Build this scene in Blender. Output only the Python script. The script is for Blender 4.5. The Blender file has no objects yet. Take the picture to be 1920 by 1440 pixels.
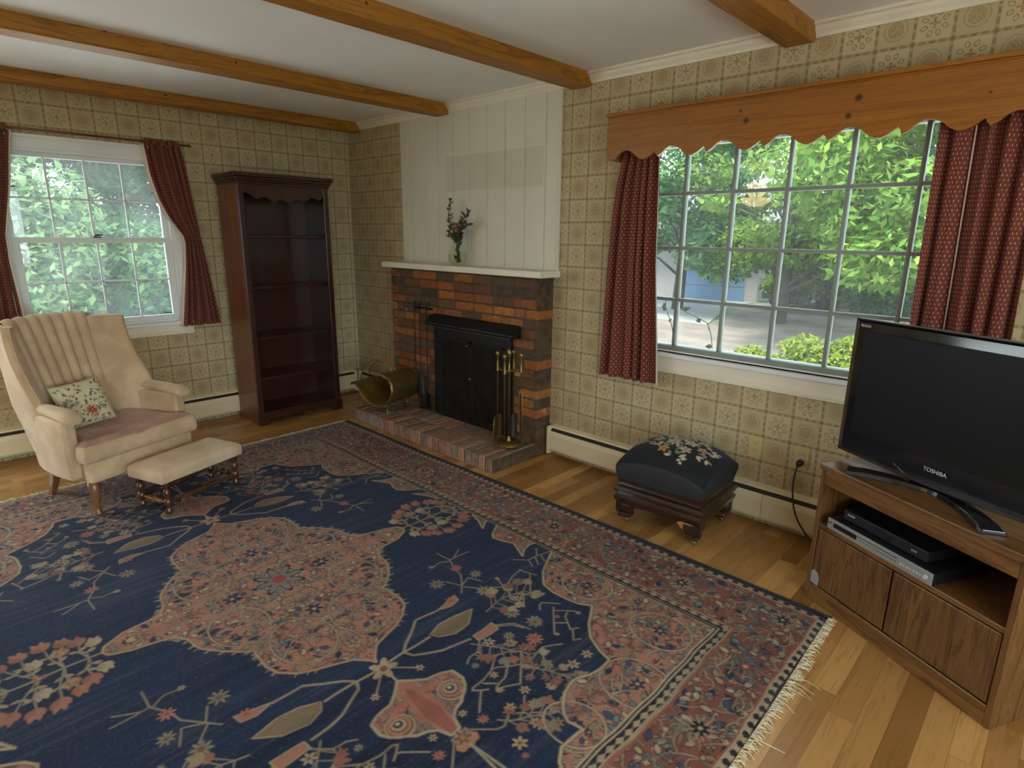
import bpy, bmesh, math, random, json
import numpy as np
from mathutils import Vector, Matrix
R = math.radians
PI = math.pi
scene = bpy.context.scene
COL = scene.collection
rnd = random.Random(7)

# ------------------------------------------------------------------ scene-graph helpers
def tag(o, label=None, cat=None, group=None, kind=None):
    if label: o['label'] = label
    if cat: o['category'] = cat
    if group: o['group'] = group
    if kind: o['kind'] = kind
    return o

def thing(name, label, cat, loc=(0, 0, 0), rz=0.0, group=None):
    o = bpy.data.objects.new(name, None)
    o.empty_display_size = .1
    COL.objects.link(o)
    o.location = loc
    o.rotation_euler = (0, 0, rz)
    return tag(o, label, cat, group)

class MB:
    """collects vertices and faces of one mesh"""
    def __init__(s):
        s.v = []; s.f = []; s.uv = None; s.fc = {}
    def add(s, vs, fs, col=None):
        b = len(s.v)
        s.v += [tuple(v) for v in vs]
        for f in fs:
            if col is not None: s.fc[len(s.f)] = col
            s.f.append(tuple(b + i for i in f))
        return s
    def box(s, x0, x1, y0, y1, z0, z1, M=None, col=None):
        vs = [(x, y, z) for z in (z0, z1) for y in (y0, y1) for x in (x0, x1)]
        if M is not None: vs = [tuple(M @ Vector(v)) for v in vs]
        return s.add(vs, [(0, 2, 3, 1), (4, 5, 7, 6), (0, 1, 5, 4), (2, 6, 7, 3), (0, 4, 6, 2), (1, 3, 7, 5)], col)
    def loft(s, rings, close=True, cap0=True, cap1=True):
        n = len(rings[0]); b = len(s.v)
        vs = [p for r in rings for p in r]; fs = []
        m = n if close else n - 1
        for k in range(len(rings) - 1):
            for i in range(m):
                a = k * n + i; c = k * n + (i + 1) % n
                fs.append((a, c, c + n, a + n))
        if cap0: fs.append(tuple(range(n - 1, -1, -1)))
        if cap1: fs.append(tuple((len(rings) - 1) * n + i for i in range(n)))
        return s.add(vs, fs)
    def lathe(s, prof, n=16, M=None, cap0=True, cap1=True):
        rings = []
        for r, z in prof:
            ring = [Vector((r * math.cos(2 * PI * i / n), r * math.sin(2 * PI * i / n), z)) for i in range(n)]
            if M is not None: ring = [M @ p for p in ring]
            rings.append([tuple(p) for p in ring])
        return s.loft(rings, True, cap0, cap1)
    def tube(s, pts, rad, n=8, closed=False):
        pts = [Vector(p) for p in pts]
        rr = rad if isinstance(rad, (list, tuple)) else [rad] * len(pts)
        rings = []; up = None
        for i, p in enumerate(pts):
            if closed: d = pts[(i + 1) % len(pts)] - pts[i - 1]
            else: d = pts[min(i + 1, len(pts) - 1)] - pts[max(i - 1, 0)]
            d.normalize()
            if up is None:
                up = Vector((0, 0, 1)) if abs(d.z) < .9 else Vector((1, 0, 0))
            a = d.cross(up)
            if a.length < 1e-5: a = d.cross(Vector((0.3, 1, .2)))
            a.normalize(); up = a.cross(d)
            rings.append([tuple(p + (a * math.cos(2 * PI * k / n) + up * math.sin(2 * PI * k / n)) * rr[i]) for k in range(n)])
        if closed: rings.append(rings[0])
        return s.loft(rings, True, not closed, not closed)
    def prism(s, poly, d0, d1, axis='y', M=None):
        """polygon (a,b) extruded along an axis"""
        def P(a, b, d):
            v = {'y': (a, d, b), 'x': (d, a, b), 'z': (a, b, d)}[axis]
            return tuple(M @ Vector(v)) if M is not None else v
        n = len(poly)
        vs = [P(a, b, d0) for a, b in poly] + [P(a, b, d1) for a, b in poly]
        fs = [tuple(range(n)), tuple(range(2 * n - 1, n - 1, -1))] + [(i, i + n, (i + 1) % n + n, (i + 1) % n) for i in range(n)]
        return s.add(vs, fs)
    def grid(s, fn, nu, nv, closeu=False):
        """fn(i/nu, j/nv)"""
        b = len(s.v); cu = nu if closeu else nu + 1
        vs = [fn(i / nu, j / nv) for j in range(nv + 1) for i in range(cu)]
        fs = []
        for j in range(nv):
            for i in range(nu):
                i2 = (i + 1) % cu
                fs.append((j * cu + i, j * cu + i2, (j + 1) * cu + i2, (j + 1) * cu + i))
        return s.add(vs, fs)
    def build(s, name, mat, parent=None, smooth=False, bevel=0, seg=2, sub=0, loc=None, rot=None, solid=0, auto=None, fix=True):
        me = bpy.data.meshes.new(name)
        me.from_pydata(s.v, [], s.f)
        if fix:
            bm = bmesh.new(); bm.from_mesh(me)
            bmesh.ops.recalc_face_normals(bm, faces=bm.faces)
            bm.to_mesh(me); bm.free()
        if s.fc:
            at = me.color_attributes.new('tone', 'FLOAT_COLOR', 'CORNER')
            buf = np.ones((len(me.loops), 4), np.float32)
            for p in me.polygons:
                c = s.fc.get(p.index)
                if c is not None:
                    for l in p.loop_indices: buf[l, :3] = c
            at.data.foreach_set('color', buf.ravel())
        if s.uv is not None:
            ul = me.uv_layers.new(name='UVMap')
            for l in me.loops: ul.data[l.index].uv = s.uv[l.vertex_index]
        me.materials.append(mat)
        if smooth:
            me.shade_smooth()
            if auto: me.set_sharp_from_angle(angle=R(auto))
        o = bpy.data.objects.new(name, me); COL.objects.link(o)
        if parent is not None: o.parent = parent
        if loc: o.location = loc
        if rot: o.rotation_euler = rot
        if solid:
            m = o.modifiers.new('solid', 'SOLIDIFY'); m.thickness = solid; m.offset = 0
        if bevel:
            m = o.modifiers.new('bevel', 'BEVEL'); m.width = bevel; m.segments = seg; m.limit_method = 'ANGLE'; m.angle_limit = R(40); m.harden_normals = False
        if sub:
            m = o.modifiers.new('sub', 'SUBSURF'); m.levels = sub; m.render_levels = sub
        return o

def point_color(o, cols, name='paint'):
    at = o.data.color_attributes.new(name, 'FLOAT_COLOR', 'POINT')
    buf = np.ones((len(o.data.vertices), 4), np.float32); buf[:, :3] = cols
    at.data.foreach_set('color', buf.ravel())

def copy_tree(o, parent=None):
    c = o.copy(); COL.objects.link(c)
    if parent is not None: c.parent = parent
    for ch in list(o.children): copy_tree(ch, c)
    return c

def lettering(txt, size, mat, parent, loc, rot, name='lettering', depth=.0006):
    cu = bpy.data.curves.new(name + '_curve', 'FONT'); cu.body = txt; cu.size = size; cu.extrude = depth
    cu.align_x = 'CENTER'; cu.align_y = 'CENTER'
    tmp = bpy.data.objects.new('tmp', cu); COL.objects.link(tmp)
    bpy.context.view_layer.update()
    me = bpy.data.meshes.new_from_object(tmp.evaluated_get(bpy.context.evaluated_depsgraph_get()))
    bpy.data.objects.remove(tmp); bpy.data.curves.remove(cu)
    me.materials.clear(); me.materials.append(mat)
    o = bpy.data.objects.new(name, me); COL.objects.link(o); o.parent = parent
    o.location = loc; o.rotation_euler = rot
    return o

# ------------------------------------------------------------------ shader expression helpers
class NT:
    def __init__(s, name):
        s.m = bpy.data.materials.new(name); s.m.use_nodes = True
        s.t = s.m.node_tree; s.t.nodes.clear()
        s.out = s.t.nodes.new('ShaderNodeOutputMaterial')
    def n(s, typ, **kw):
        nd = s.t.nodes.new(typ)
        for k, v in kw.items(): setattr(nd, k, v)
        return nd
    def link(s, a, b):
        a = a.s if isinstance(a, E) else a
        if isinstance(a, (int, float)): b.default_value = a
        elif isinstance(a, (tuple, list)):
            b.default_value = tuple(a) + ((1,) if len(a) == 3 and b.type == 'RGBA' else ())
        else: s.t.links.new(a, b)
    def math(s, op, *a, clamp=False):
        nd = s.n('ShaderNodeMath', operation=op); nd.use_clamp = clamp
        for i, x in enumerate(a): s.link(x, nd.inputs[i])
        return E(s, nd.outputs[0])
    def pos(s, kind='world'):
        if kind == 'world': o = s.n('ShaderNodeNewGeometry').outputs['Position']
        elif kind == 'uv': o = s.n('ShaderNodeTexCoord').outputs['UV']
        else: o = s.n('ShaderNodeTexCoord').outputs['Object']
        return o
    def xyz(s, vec):
        nd = s.n('ShaderNodeSeparateXYZ'); s.link(vec, nd.inputs[0])
        return [E(s, nd.outputs[i]) for i in range(3)]
    def vec(s, x, y, z=0.0):
        nd = s.n('ShaderNodeCombineXYZ')
        for i, q in enumerate((x, y, z)): s.link(q, nd.inputs[i])
        return nd.outputs[0]
    def scale(s, vec, sc):
        nd = s.n('ShaderNodeMapping'); s.link(vec, nd.inputs['Vector']); nd.inputs['Scale'].default_value = sc
        return nd.outputs[0]
    def noise(s, vec, scale=5.0, detail=2.0, rough=.5, dist=0.0):
        nd = s.n('ShaderNodeTexNoise'); s.link(vec, nd.inputs['Vector'])
        nd.inputs['Scale'].default_value = scale; nd.inputs['Detail'].default_value = detail
        nd.inputs['Roughness'].default_value = rough; nd.inputs['Distortion'].default_value = dist
        return E(s, nd.outputs['Fac'])
    def white(s, vec):
        nd = s.n('ShaderNodeTexWhiteNoise'); s.link(vec, nd.inputs['Vector']); return E(s, nd.outputs['Value'])
    def sm(s, x, a, b):
        nd = s.n('ShaderNodeMapRange', interpolation_type='SMOOTHSTEP')
        s.link(x, nd.inputs['Value']); nd.inputs['From Min'].default_value = a; nd.inputs['From Max'].default_value = b
        return E(s, nd.outputs['Result'])
    def lerp(s, x, a, b, c, d):
        nd = s.n('ShaderNodeMapRange'); s.link(x, nd.inputs['Value'])
        for k, v in zip(('From Min', 'From Max', 'To Min', 'To Max'), (a, b, c, d)): nd.inputs[k].default_value = v
        return E(s, nd.outputs['Result'])
    def mix(s, f, a, b, mode='MIX'):
        nd = s.n('ShaderNodeMix', data_type='RGBA', blend_type=mode)
        s.link(f, nd.inputs[0]); s.link(a, nd.inputs[6]); s.link(b, nd.inputs[7])
        return nd.outputs[2]
    def attr(s, name):
        return s.n('ShaderNodeAttribute', attribute_name=name).outputs['Color']
    def bump(s, h, strength=.3, dist=.01):
        nd = s.n('ShaderNodeBump'); s.link(h, nd.inputs['Height'])
        nd.inputs['Strength'].default_value = strength; nd.inputs['Distance'].default_value = dist
        return nd.outputs[0]
    def bsdf(s, color, rough=.5, metal=0.0, bump=None, spec=.5, sheen=0.0, coat=0.0, sub=None, trans=0.0, sheen_tint=None):
        b = s.n('ShaderNodeBsdfPrincipled')
        s.link(color, b.inputs['Base Color']); s.link(rough, b.inputs['Roughness'])
        b.inputs['Metallic'].default_value = metal; b.inputs['Specular IOR Level'].default_value = spec
        b.inputs['Sheen Weight'].default_value = sheen; b.inputs['Coat Weight'].default_value = coat
        b.inputs['Coat Roughness'].default_value = .12
        b.inputs['Sheen Roughness'].default_value = .4
        b.inputs['Transmission Weight'].default_value = trans
        if sheen_tint: b.inputs['Sheen Tint'].default_value = sheen_tint + (1,)
        if bump is not None: s.link(bump, b.inputs['Normal'])
        s.link(b.outputs[0], s.out.inputs[0])
        return b

class E:
    def __init__(s, nt, sock): s.nt = nt; s.s = sock
    def __add__(s, o): return s.nt.math('ADD', s, o)
    __radd__ = __add__
    def __sub__(s, o): return s.nt.math('SUBTRACT', s, o)
    def __rsub__(s, o): return s.nt.math('SUBTRACT', o, s)
    def __mul__(s, o): return s.nt.math('MULTIPLY', s, o)
    __rmul__ = __mul__
    def __truediv__(s, o): return s.nt.math('DIVIDE', s, o)
    def floor(s): return s.nt.math('FLOOR', s)
    def mod(s, o): return s.nt.math('FLOORED_MODULO', s, o)
    def abs(s): return s.nt.math('ABSOLUTE', s)
    def sin(s): return s.nt.math('SINE', s)
    def cos(s): return s.nt.math('COSINE', s)
    def sqrt(s): return s.nt.math('SQRT', s)
    def max(s, o): return s.nt.math('MAXIMUM', s, o)
    def min(s, o): return s.nt.math('MINIMUM', s, o)
    def gt(s, o): return s.nt.math('GREATER_THAN', s, o)
    def lt(s, o): return s.nt.math('LESS_THAN', s, o)
    def pow(s, o): return s.nt.math('POWER', s, o)

def srgb(r, g, b):
    return tuple(((c / 255) / 12.92 if c / 255 <= .04045 else ((c / 255 + .055) / 1.055) ** 2.4) for c in (r, g, b))

def plain(name, col, rough=.5, metal=0, spec=.5, coat=0, var=.0, vs=8.0, bump=0.0, bs=60.0, sheen=0):
    t = NT(name); c = col; p = t.pos('object')
    if var:
        n = t.noise(p, vs, 3)
        c = t.mix(t.sm(n, .3, .7), tuple(x * (1 - var) for x in col), tuple(min(1, x * (1 + var)) for x in col))
    b = t.bump(t.noise(p, bs, 2), bump, .004) if bump else None
    t.bsdf(c, rough, metal, b, spec, coat=coat, sheen=sheen)
    return t.m

def wood(name, c0, c1, axis='x', scale=1.0, rough=.4, coat=0.0, spec=.4, dark=None, knots=None, stretch=14.0, bumpy=.06):
    """streaky grain running along one axis of the object"""
    t = NT(name); p = t.pos('object')
    k = {'x': (1.0, stretch, stretch), 'y': (stretch, 1.0, stretch), 'z': (stretch, stretch, 1.0)}[axis]
    q = t.scale(p, tuple(a * scale for a in k))
    n1 = t.noise(q, 1.6, 4, .6, 1.2)
    n2 = t.noise(q, 9.0, 2, .6)
    f = t.sm(n1 * .75 + n2 * .3, .3, .75)
    c = t.mix(f, c0, c1)
    if dark is not None:
        rings = (n1 * 34.0).sin()
        c = t.mix(t.sm(rings, .55, .95) * .55, c, dark)
    if knots:
        x, y, z = t.xyz(p)
        for (kx, kz, kr, mode) in knots:
            a = x if mode != 'y' else y
            d = ((a - kx) * (a - kx) + (z - kz) * (z - kz)).sqrt()
            c = t.mix((1.0 - t.sm(d, kr * .35, kr)) * .85, c, (.016, .012, .008))
    b = t.bump(n2, bumpy, .004)
    t.bsdf(c, rough, 0, b, spec, coat=coat)
    return t.m
SKY, SUN, LAMP_W, LAMP_GLOW, EXPOSURE = 8.0, 13.0, 5.0, 9.0, -0.1
# ------------------------------------------------------------------ materials
def wallpaper(name, axis, u0, z0, uoff=0):
    t = NT(name)
    x, y, z = t.xyz(t.pos('world'))
    h = x if axis == 'x' else y
    PU, PZ = .1322, .1345
    U = (h - u0) / PU; V = (z - z0) / PZ
    iu, iv = U.floor(), V.floor()
    fu, fv = U - iu - .5, V - iv - .5
    par = (iu + iv + uoff).mod(2.0)
    wob = t.noise(t.vec(U * 1.0, V * 1.0, 0.0), 9.0, 2)
    r = (fu * fu + fv * fv).sqrt() + (wob - .5) * .05
    th = t.math('ARCTAN2', fv, fu)
    # flower tile: eight outlined petals round a rusty four-petal heart
    a8 = ((th * (8 / (2 * PI))).mod(1.0) - .5)
    p = (r - .285) / .085; q = a8 * r * (2 * PI / 8) / .062
    e = p * p + q * q
    petal_line = t.sm(e, .45, .75) * (1.0 - t.sm(e, .95, 1.3))
    petal_fill = 1.0 - t.sm(e, .7, 1.0)
    a4 = (th * 4.0).cos()
    heart = 1.0 - t.sm(r - .10 - a4 * .055, -.02, .02)
    speck = t.noise(t.vec(U, V, 3.0), 26.0, 1)
    # medallion tile: specked disc with fading scribbled rings
    disc = 1.0 - t.sm(r, .17, .24)
    rings = t.sm((r * 62.0 + wob * 3.0).sin(), -.1, .6) * (1.0 - t.sm(r, .3, .36)) * t.sm(r, .19, .22)
    dots = t.sm(speck, .46, .56)
    # vine bands along the tile joints
    au, av = fu.abs(), fv.abs()
    def band(across, along):
        d = .5 - across
        leaf = ((along * (2 * PI * 2.0)).cos()).abs()
        w1 = t.sm(d, .004, .012) * (1.0 - t.sm(d, .026, .04)) * t.sm(leaf, .25, .6)
        bead = 1.0 - t.sm(d * d + (along * along), .0007, .0018)
        return w1.max(bead)
    band_u, band_v = band(au, fv), band(av, fu)
    corner = 1.0 - t.sm((.5 - au) * (.5 - au) + (.5 - av) * (.5 - av), .0012, .0035)
    vine = band_u.max(band_v).max(corner)
    joint = t.sm(au.max(av), .435, .455)
    grime = t.noise(t.pos('world'), 1.3, 3)
    flower = par.lt(.5)
    bg_f, bg_m, bg_j = srgb(188, 173, 138), srgb(181, 165, 129), srgb(173, 156, 119)
    olive, rust, brown = srgb(116, 102, 66), srgb(142, 90, 50), srgb(112, 89, 55)
    cf = t.mix(petal_fill * .35, bg_f, srgb(190, 168, 116))
    cf = t.mix(petal_line * .85, cf, olive)
    cf = t.mix(heart * (.3 + dots * .6), cf, rust)
    cm = t.mix(rings * .38, bg_m, olive)
    cm = t.mix(disc * (.1 + dots * .5), cm, rust)
    c = t.mix(flower, cm, cf)
    c = t.mix(joint, c, bg_j)
    c = t.mix(vine * .75, c, brown)
    c = t.mix(t.sm(grime, .35, .7) * .12, c, srgb(170, 140, 90))
    t.bsdf(c, .75, spec=.25)
    return t.m

M = {}
M['paper_right'] = wallpaper('wallpaper_right', 'x', 3.822, .737)
M['paper_left'] = wallpaper('wallpaper_left', 'y', -1.352, .745, 0)

def floor_mat():
    t = NT('oak_floor'); p = t.pos('world'); x, y, z = t.xyz(p)
    W = .0765
    col = ((x - 4.456) / W).floor(); fx = (x - 4.456) / W - col
    off = t.white(t.vec(col, 3.3)); L = .62
    row = (y / L + off * 7.0); ir = row.floor(); fr = row - ir
    tone = t.white(t.vec(col, ir, 1.7))
    tone2 = t.white(t.vec(col, ir, 9.1))
    q = t.vec(x * 30.0 + col * 7.7, y * 2.2 + ir * 3.1, 0.0)
    g1 = t.noise(q, 1.0, 4, .6, .8)
    g2 = t.noise(t.vec(x * 160.0, y * 6.0, col), 1.0, 2)
    rings = t.sm((g1 * 22.0).sin(), .2, .95)
    c = t.mix(tone, srgb(148, 104, 54), srgb(202, 154, 92))
    c = t.mix(t.sm(tone2, .75, .95) * .5, c, srgb(128, 86, 42))
    c = t.mix(rings * .3, c, srgb(112, 74, 34))
    c = t.mix(t.sm(g2, .5, .8) * .25, c, srgb(96, 56, 24))
    wear = t.noise(p, 2.2, 4)
    c = t.mix(t.sm(wear, .5, .8) * .2, c, srgb(196, 150, 96))
    gap = (1.0 - t.sm(fx, .0, .022)).max(1.0 - t.sm(fr, .0, .003))
    c = t.mix(gap * .75, c, (.035, .018, .008))
    rough = t.lerp(wear, .3, .7, .22, .42)
    t.bsdf(c, rough, bump=t.bump(g2 * .25 - gap, .25, .002), spec=.4)
    return t.m
M['floor'] = floor_mat()

M['ceiling'] = plain('ceiling_paint', (.80, .80, .77), .85, spec=.2, var=.04, vs=1.5, bump=.08, bs=90)
M['trimwhite'] = plain('cream_trim_paint', srgb(226, 217, 196), .45, var=.03)
M['muntin'] = plain('backlit_shade_muntin_paint', srgb(132, 138, 130), .45, var=.04)  # white paint greyed so the colour carries the backlit shade
M['sashwhite'] = plain('white_sash_paint', srgb(225, 228, 226), .4, var=.03, vs=3)
M['heater'] = plain('heater_enamel', srgb(222, 208, 172), .4, var=.05, vs=3)
M['slotdark'] = plain('dark_fin_gap', (.02, .016, .012), .6)

def panel_mat():
    t = NT('painted_panelling'); p = t.pos('world'); x, y, z = t.xyz(p)
    n = t.noise(t.scale(p, (3, 3, 1.2)), 1.6, 3)
    c = t.mix(n, srgb(206, 200, 180), srgb(217, 211, 193))
    ghost = t.sm(x, 1.335, 1.345) * (1.0 - t.sm(x, 2.287, 2.295)) * t.sm(z, 1.765, 1.775) * (1.0 - t.sm(z, 2.008, 2.016))
    c = t.mix(ghost * .35, c, srgb(178, 171, 146))
    t.bsdf(c, .5, spec=.35)
    return t.m
M['panel'] = panel_mat()
M['beam'] = wood('honey_beam', srgb(140, 92, 30), srgb(176, 120, 42), 'y', .9, .5, spec=.35, dark=srgb(108, 68, 22),
                 knots=[(.06, .04, .012, 'x'), (-.9, .02, .016, 'y'), (-2.1, .0, .012, 'y'), (-1.5, -.02, .010, 'y')])
M['valance'] = wood('knotty_pine', srgb(134, 82, 22), srgb(158, 100, 30), 'x', .7, .38, coat=.2, dark=srgb(122, 74, 20),
                    knots=[(3.66 - 2.9, 1.985, .019, 'x'), (4.12 - 2.9, 2.02, .02, 'x'), (4.09 - 2.9, 1.955, .017, 'x'), (4.55 - 2.9, 1.98, .008, 'x'), (3.63 - 2.9, 2.03, .01, 'x')])
M['mahogany'] = wood('dark_mahogany', srgb(50, 26, 18), srgb(70, 36, 24), 'z', .8, .3, coat=.3, dark=srgb(40, 16, 12))
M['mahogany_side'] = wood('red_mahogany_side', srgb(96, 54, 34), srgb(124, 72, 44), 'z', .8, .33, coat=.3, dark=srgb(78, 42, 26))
M['tvwood'] = wood('walnut_grain_veneer', srgb(98, 66, 32), srgb(134, 94, 50), 'x', 1.0, .35, coat=.25, dark=srgb(66, 36, 16))
M['tvdoor'] = wood('walnut_grain_door', srgb(86, 58, 29), srgb(120, 83, 45), 'z', .8, .4, coat=.12, dark=srgb(52, 30, 15))
M['darkwood'] = wood('dark_turned_wood', srgb(58, 34, 20), srgb(92, 56, 30), 'z', 1.5, .3, coat=.4)
M['legwood'] = wood('brown_leg_wood', srgb(104, 68, 38), srgb(138, 94, 54), 'z', 1.5, .35, coat=.3)
M['rosewood'] = wood('worn_rosewood', srgb(38, 24, 18), srgb(62, 40, 29), 'x', 1.2, .28, coat=.4, dark=srgb(28, 18, 13))
M['barewood'] = plain('bare_broken_wood', srgb(176, 112, 56), .7, var=.2, vs=40)

def brick_mat(name, soft=0.0):
    t = NT(name); p = t.pos('object'); tone = t.attr('tone')
    n = t.noise(p, 30.0, 4, .65); n2 = t.noise(p, 140.0, 2); n3 = t.noise(p, 11.0, 3)
    c = t.mix(t.sm(n, .35, .75) * .45, tone, (.05, .032, .022))
    c = t.mix(t.sm(n2, .62, .75) * .35, c, srgb(196, 172, 146))
    c = t.mix(t.sm(n3, .66, .72) * .55, c, srgb(186, 164, 140))
    t.bsdf(c, .85, bump=t.bump(n * .7 + n2 * .3, .6, .006), spec=.2)
    return t.m
M['brick'] = brick_mat('old_red_brick')
M['mortar'] = plain('lime_mortar', srgb(80, 64, 46), .95, var=.3, vs=20, bump=.5, bs=90)
M['blackmetal'] = plain('black_iron', (.010, .009, .008), .5, .3, var=.3, vs=20)
M['sootglass'] = plain('sooty_door_mesh', (.011, .009, .007), .6, .0, .2, var=.4, vs=12)
M['brass'] = plain('tarnished_brass', srgb(150, 122, 62), .36, .85, var=.3, vs=9)
M['brassdull'] = plain('dull_brass_sheet', srgb(128, 108, 56), .42, .75, var=.25, vs=7)
M['chrome'] = plain('bright_knob', (.7, .68, .62), .2, 1.0)
M['tvblack'] = plain('piano_black', (.006, .007, .009), .09, 0, .6, coat=.6)
M['tvscreen'] = plain('matt_screen', (.010, .0105, .011), .38, 0, .15)
M['blackplastic'] = plain('black_plastic', (.010, .010, .011), .4)
M['silver'] = plain('silver_plastic', srgb(150, 152, 150), .35, .3, var=.05)
M['greylabel'] = plain('pale_lettering', srgb(190, 192, 190), .5)
M['patch'] = plain('bare_grey_patch', srgb(140, 142, 142), .7, var=.08)
M['ivoryplate'] = plain('outlet_plate', srgb(196, 176, 126), .45)
M['lining'] = plain('curtain_lining', srgb(206, 196, 178), .85, var=.05)
M['dirt'] = plain('mulch_soil', (.11, .086, .072), .95, var=.2, vs=2, bump=.4, bs=20)

def velvet(name, c0, c1, c2, sheen=.35):
    t = NT(name); p = t.pos('object')
    n = t.noise(p, 7.0, 4, .6); n2 = t.noise(p, 2.6, 2); n3 = t.noise(p, 260.0, 1)
    c = t.mix(t.sm(n, .35, .7), c0, c1)
    c = t.mix(t.sm(n2, .5, .7) * .6, c, c2)
    t.bsdf(c, .85, bump=t.bump(n3, .18, .002), spec=.2, sheen=sheen, sheen_tint=(.95, .9, .8))
    return t.m
M['velvet'] = velvet('tan_velvet', srgb(184, 157, 124), srgb(204, 178, 144), srgb(170, 138, 102))
M['velvet_window_lit'] = velvet('window_lit_pale_velvet', srgb(198, 172, 140), srgb(214, 192, 162), srgb(180, 148, 112))  # tan velvet paled to put window light into the footstool colour
M['velvet_pink'] = velvet('mauve_velvet', srgb(164, 124, 110), srgb(186, 148, 134), srgb(146, 104, 92))
M['piping'] = plain('pale_piping', srgb(196, 168, 130), .8)

def curtain_mat():
    t = NT('dotted_curtain_cloth'); u, v, w = t.xyz(t.pos('uv'))
    P = .030
    a = u / P; b = v / (P * .58); ib = b.floor()
    fa = (a + ib * .5).mod(1.0) - .5; fb = b - ib - .5
    d = (fa * fa * P * P + fb * fb * (P * .58) * (P * .58)).sqrt()
    dot = 1.0 - t.sm(d, .0030, .0046)
    weave = t.noise(t.vec(u, v, 0.0), 320.0, 1)
    base = t.mix(weave, srgb(104, 48, 38), srgb(126, 60, 46))
    c = t.mix(dot * .8, base, srgb(206, 172, 142))
    d1 = t.n('ShaderNodeBsdfPrincipled'); t.link(c, d1.inputs['Base Color']); d1.inputs['Roughness'].default_value = .7
    d1.inputs['Sheen Weight'].default_value = .15
    d1.inputs['Specular IOR Level'].default_value = .25
    tr = t.n('ShaderNodeBsdfTranslucent'); t.link(c, tr.inputs[0])
    mx = t.n('ShaderNodeMixShader'); mx.inputs[0].default_value = .12
    t.link(d1.outputs[0], mx.inputs[1]); t.link(tr.outputs[0], mx.inputs[2]); t.link(mx.outputs[0], t.out.inputs[0])
    return t.m
M['curtain'] = curtain_mat()

def glass_mat(name, haze=.03):
    t = NT(name)
    fr = t.n('ShaderNodeFresnel'); fr.inputs[0].default_value = 1.5
    tr = t.n('ShaderNodeBsdfTransparent'); tr.inputs[0].default_value = (.95, .97, .955, 1)
    gl = t.n('ShaderNodeBsdfGlossy'); gl.inputs['Roughness'].default_value = 0.01
    mx = t.n('ShaderNodeMixShader'); t.link(E(t, fr.outputs[0]) * .9, mx.inputs[0])
    t.link(tr.outputs[0], mx.inputs[1]); t.link(gl.outputs[0], mx.inputs[2])
    df = t.n('ShaderNodeBsdfTranslucent'); df.inputs[0].default_value = (.85, .9, .88, 1)  # milky haze of bright daylight mixed into the pane shader
    m2 = t.n('ShaderNodeMixShader')
    t.link(t.noise(t.pos('object'), 2.5, 3) * (2 * haze), m2.inputs[0])
    t.link(mx.outputs[0], m2.inputs[1]); t.link(df.outputs[0], m2.inputs[2]); t.link(m2.outputs[0], t.out.inputs[0])
    return t.m
M['pane'] = glass_mat('window_glass', .015)
M['pane_hazy'] = glass_mat('hazy_window_glass', .045)

def vase_glass():
    t = NT('clear_vase_glass')
    fr = t.n('ShaderNodeLayerWeight'); fr.inputs[0].default_value = .25
    tr = t.n('ShaderNodeBsdfTransparent'); tr.inputs[0].default_value = (.94, .96, .93, 1)
    gl = t.n('ShaderNodeBsdfGlossy'); gl.inputs['Roughness'].default_value = .03
    mx = t.n('ShaderNodeMixShader'); t.link(E(t, fr.outputs[1]) * .35, mx.inputs[0])
    t.link(tr.outputs[0], mx.inputs[1]); t.link(gl.outputs[0], mx.inputs[2]); t.link(mx.outputs[0], t.out.inputs[0])
    return t.m
M['vase'] = vase_glass()

def leaf_mat(name, c0, c1, trans=.35):
    c0 = tuple(v * LEAFK for v in c0); c1 = tuple(v * LEAFK for v in c1)
    t = NT(name)
    tone = t.attr('tone'); sx = t.n('ShaderNodeSeparateColor'); t.link(tone, sx.inputs[0])
    c = t.mix(E(t, sx.outputs[0]), c0, c1)
    d = t.n('ShaderNodeBsdfDiffuse'); t.link(c, d.inputs[0])
    tr = t.n('ShaderNodeBsdfTranslucent'); t.link(c, tr.inputs[0])
    mx = t.n('ShaderNodeMixShader'); mx.inputs[0].default_value = trans
    t.link(d.outputs[0], mx.inputs[1]); t.link(tr.outputs[0], mx.inputs[2]); t.link(mx.outputs[0], t.out.inputs[0])
    return t.m
LEAFK = .42
M['leaf_maple'] = leaf_mat('maple_leaves', srgb(92, 146, 66), srgb(184, 214, 100), .45)
M['leaf_deep'] = leaf_mat('deep_green_leaves', srgb(78, 134, 88), srgb(150, 192, 124), .4)
M['leaf_pale'] = leaf_mat('pale_green_leaves', srgb(104, 156, 98), srgb(190, 216, 156), .45)
M['leaf_lime'] = leaf_mat('lime_shrub_leaves', srgb(120, 150, 48), srgb(190, 204, 90), .4)
M['bark'] = plain('grey_bark', (.05, .046, .038), .9, var=.3, vs=6, bump=.7, bs=16)
M['stem'] = plain('green_stem', srgb(70, 92, 42), .6, var=.2)
M['leaf_dark'] = plain('dark_bouquet_leaf', srgb(52, 66, 34), .6, var=.3, vs=40)
M['leaf_purple'] = plain('dark_purple_leaf', srgb(50, 40, 40), .6, var=.3, vs=40)
M['bloom_pink'] = plain('dusty_pink_petals', srgb(188, 110, 108), .7, var=.2, vs=60)
M['bloom_orange'] = plain('faded_orange_petals', srgb(182, 122, 60), .7, var=.2, vs=60)
M['bloom_white'] = plain('cream_petals', srgb(206, 196, 168), .7, var=.1, vs=60)
M['asphalt'] = plain('pale_driveway', (.15, .143, .143), .95, var=.06, vs=.8)
M['gravel'] = plain('added_bounce_gravel', (.72, .72, .70), .95, var=.06, vs=3)
M['lawn'] = plain('lawn_grass', (.06, .085, .04), .95, var=.2, vs=2)
M['garagewall'] = plain('pale_clapboard', (.2, .185, .18), .8, var=.04)
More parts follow.
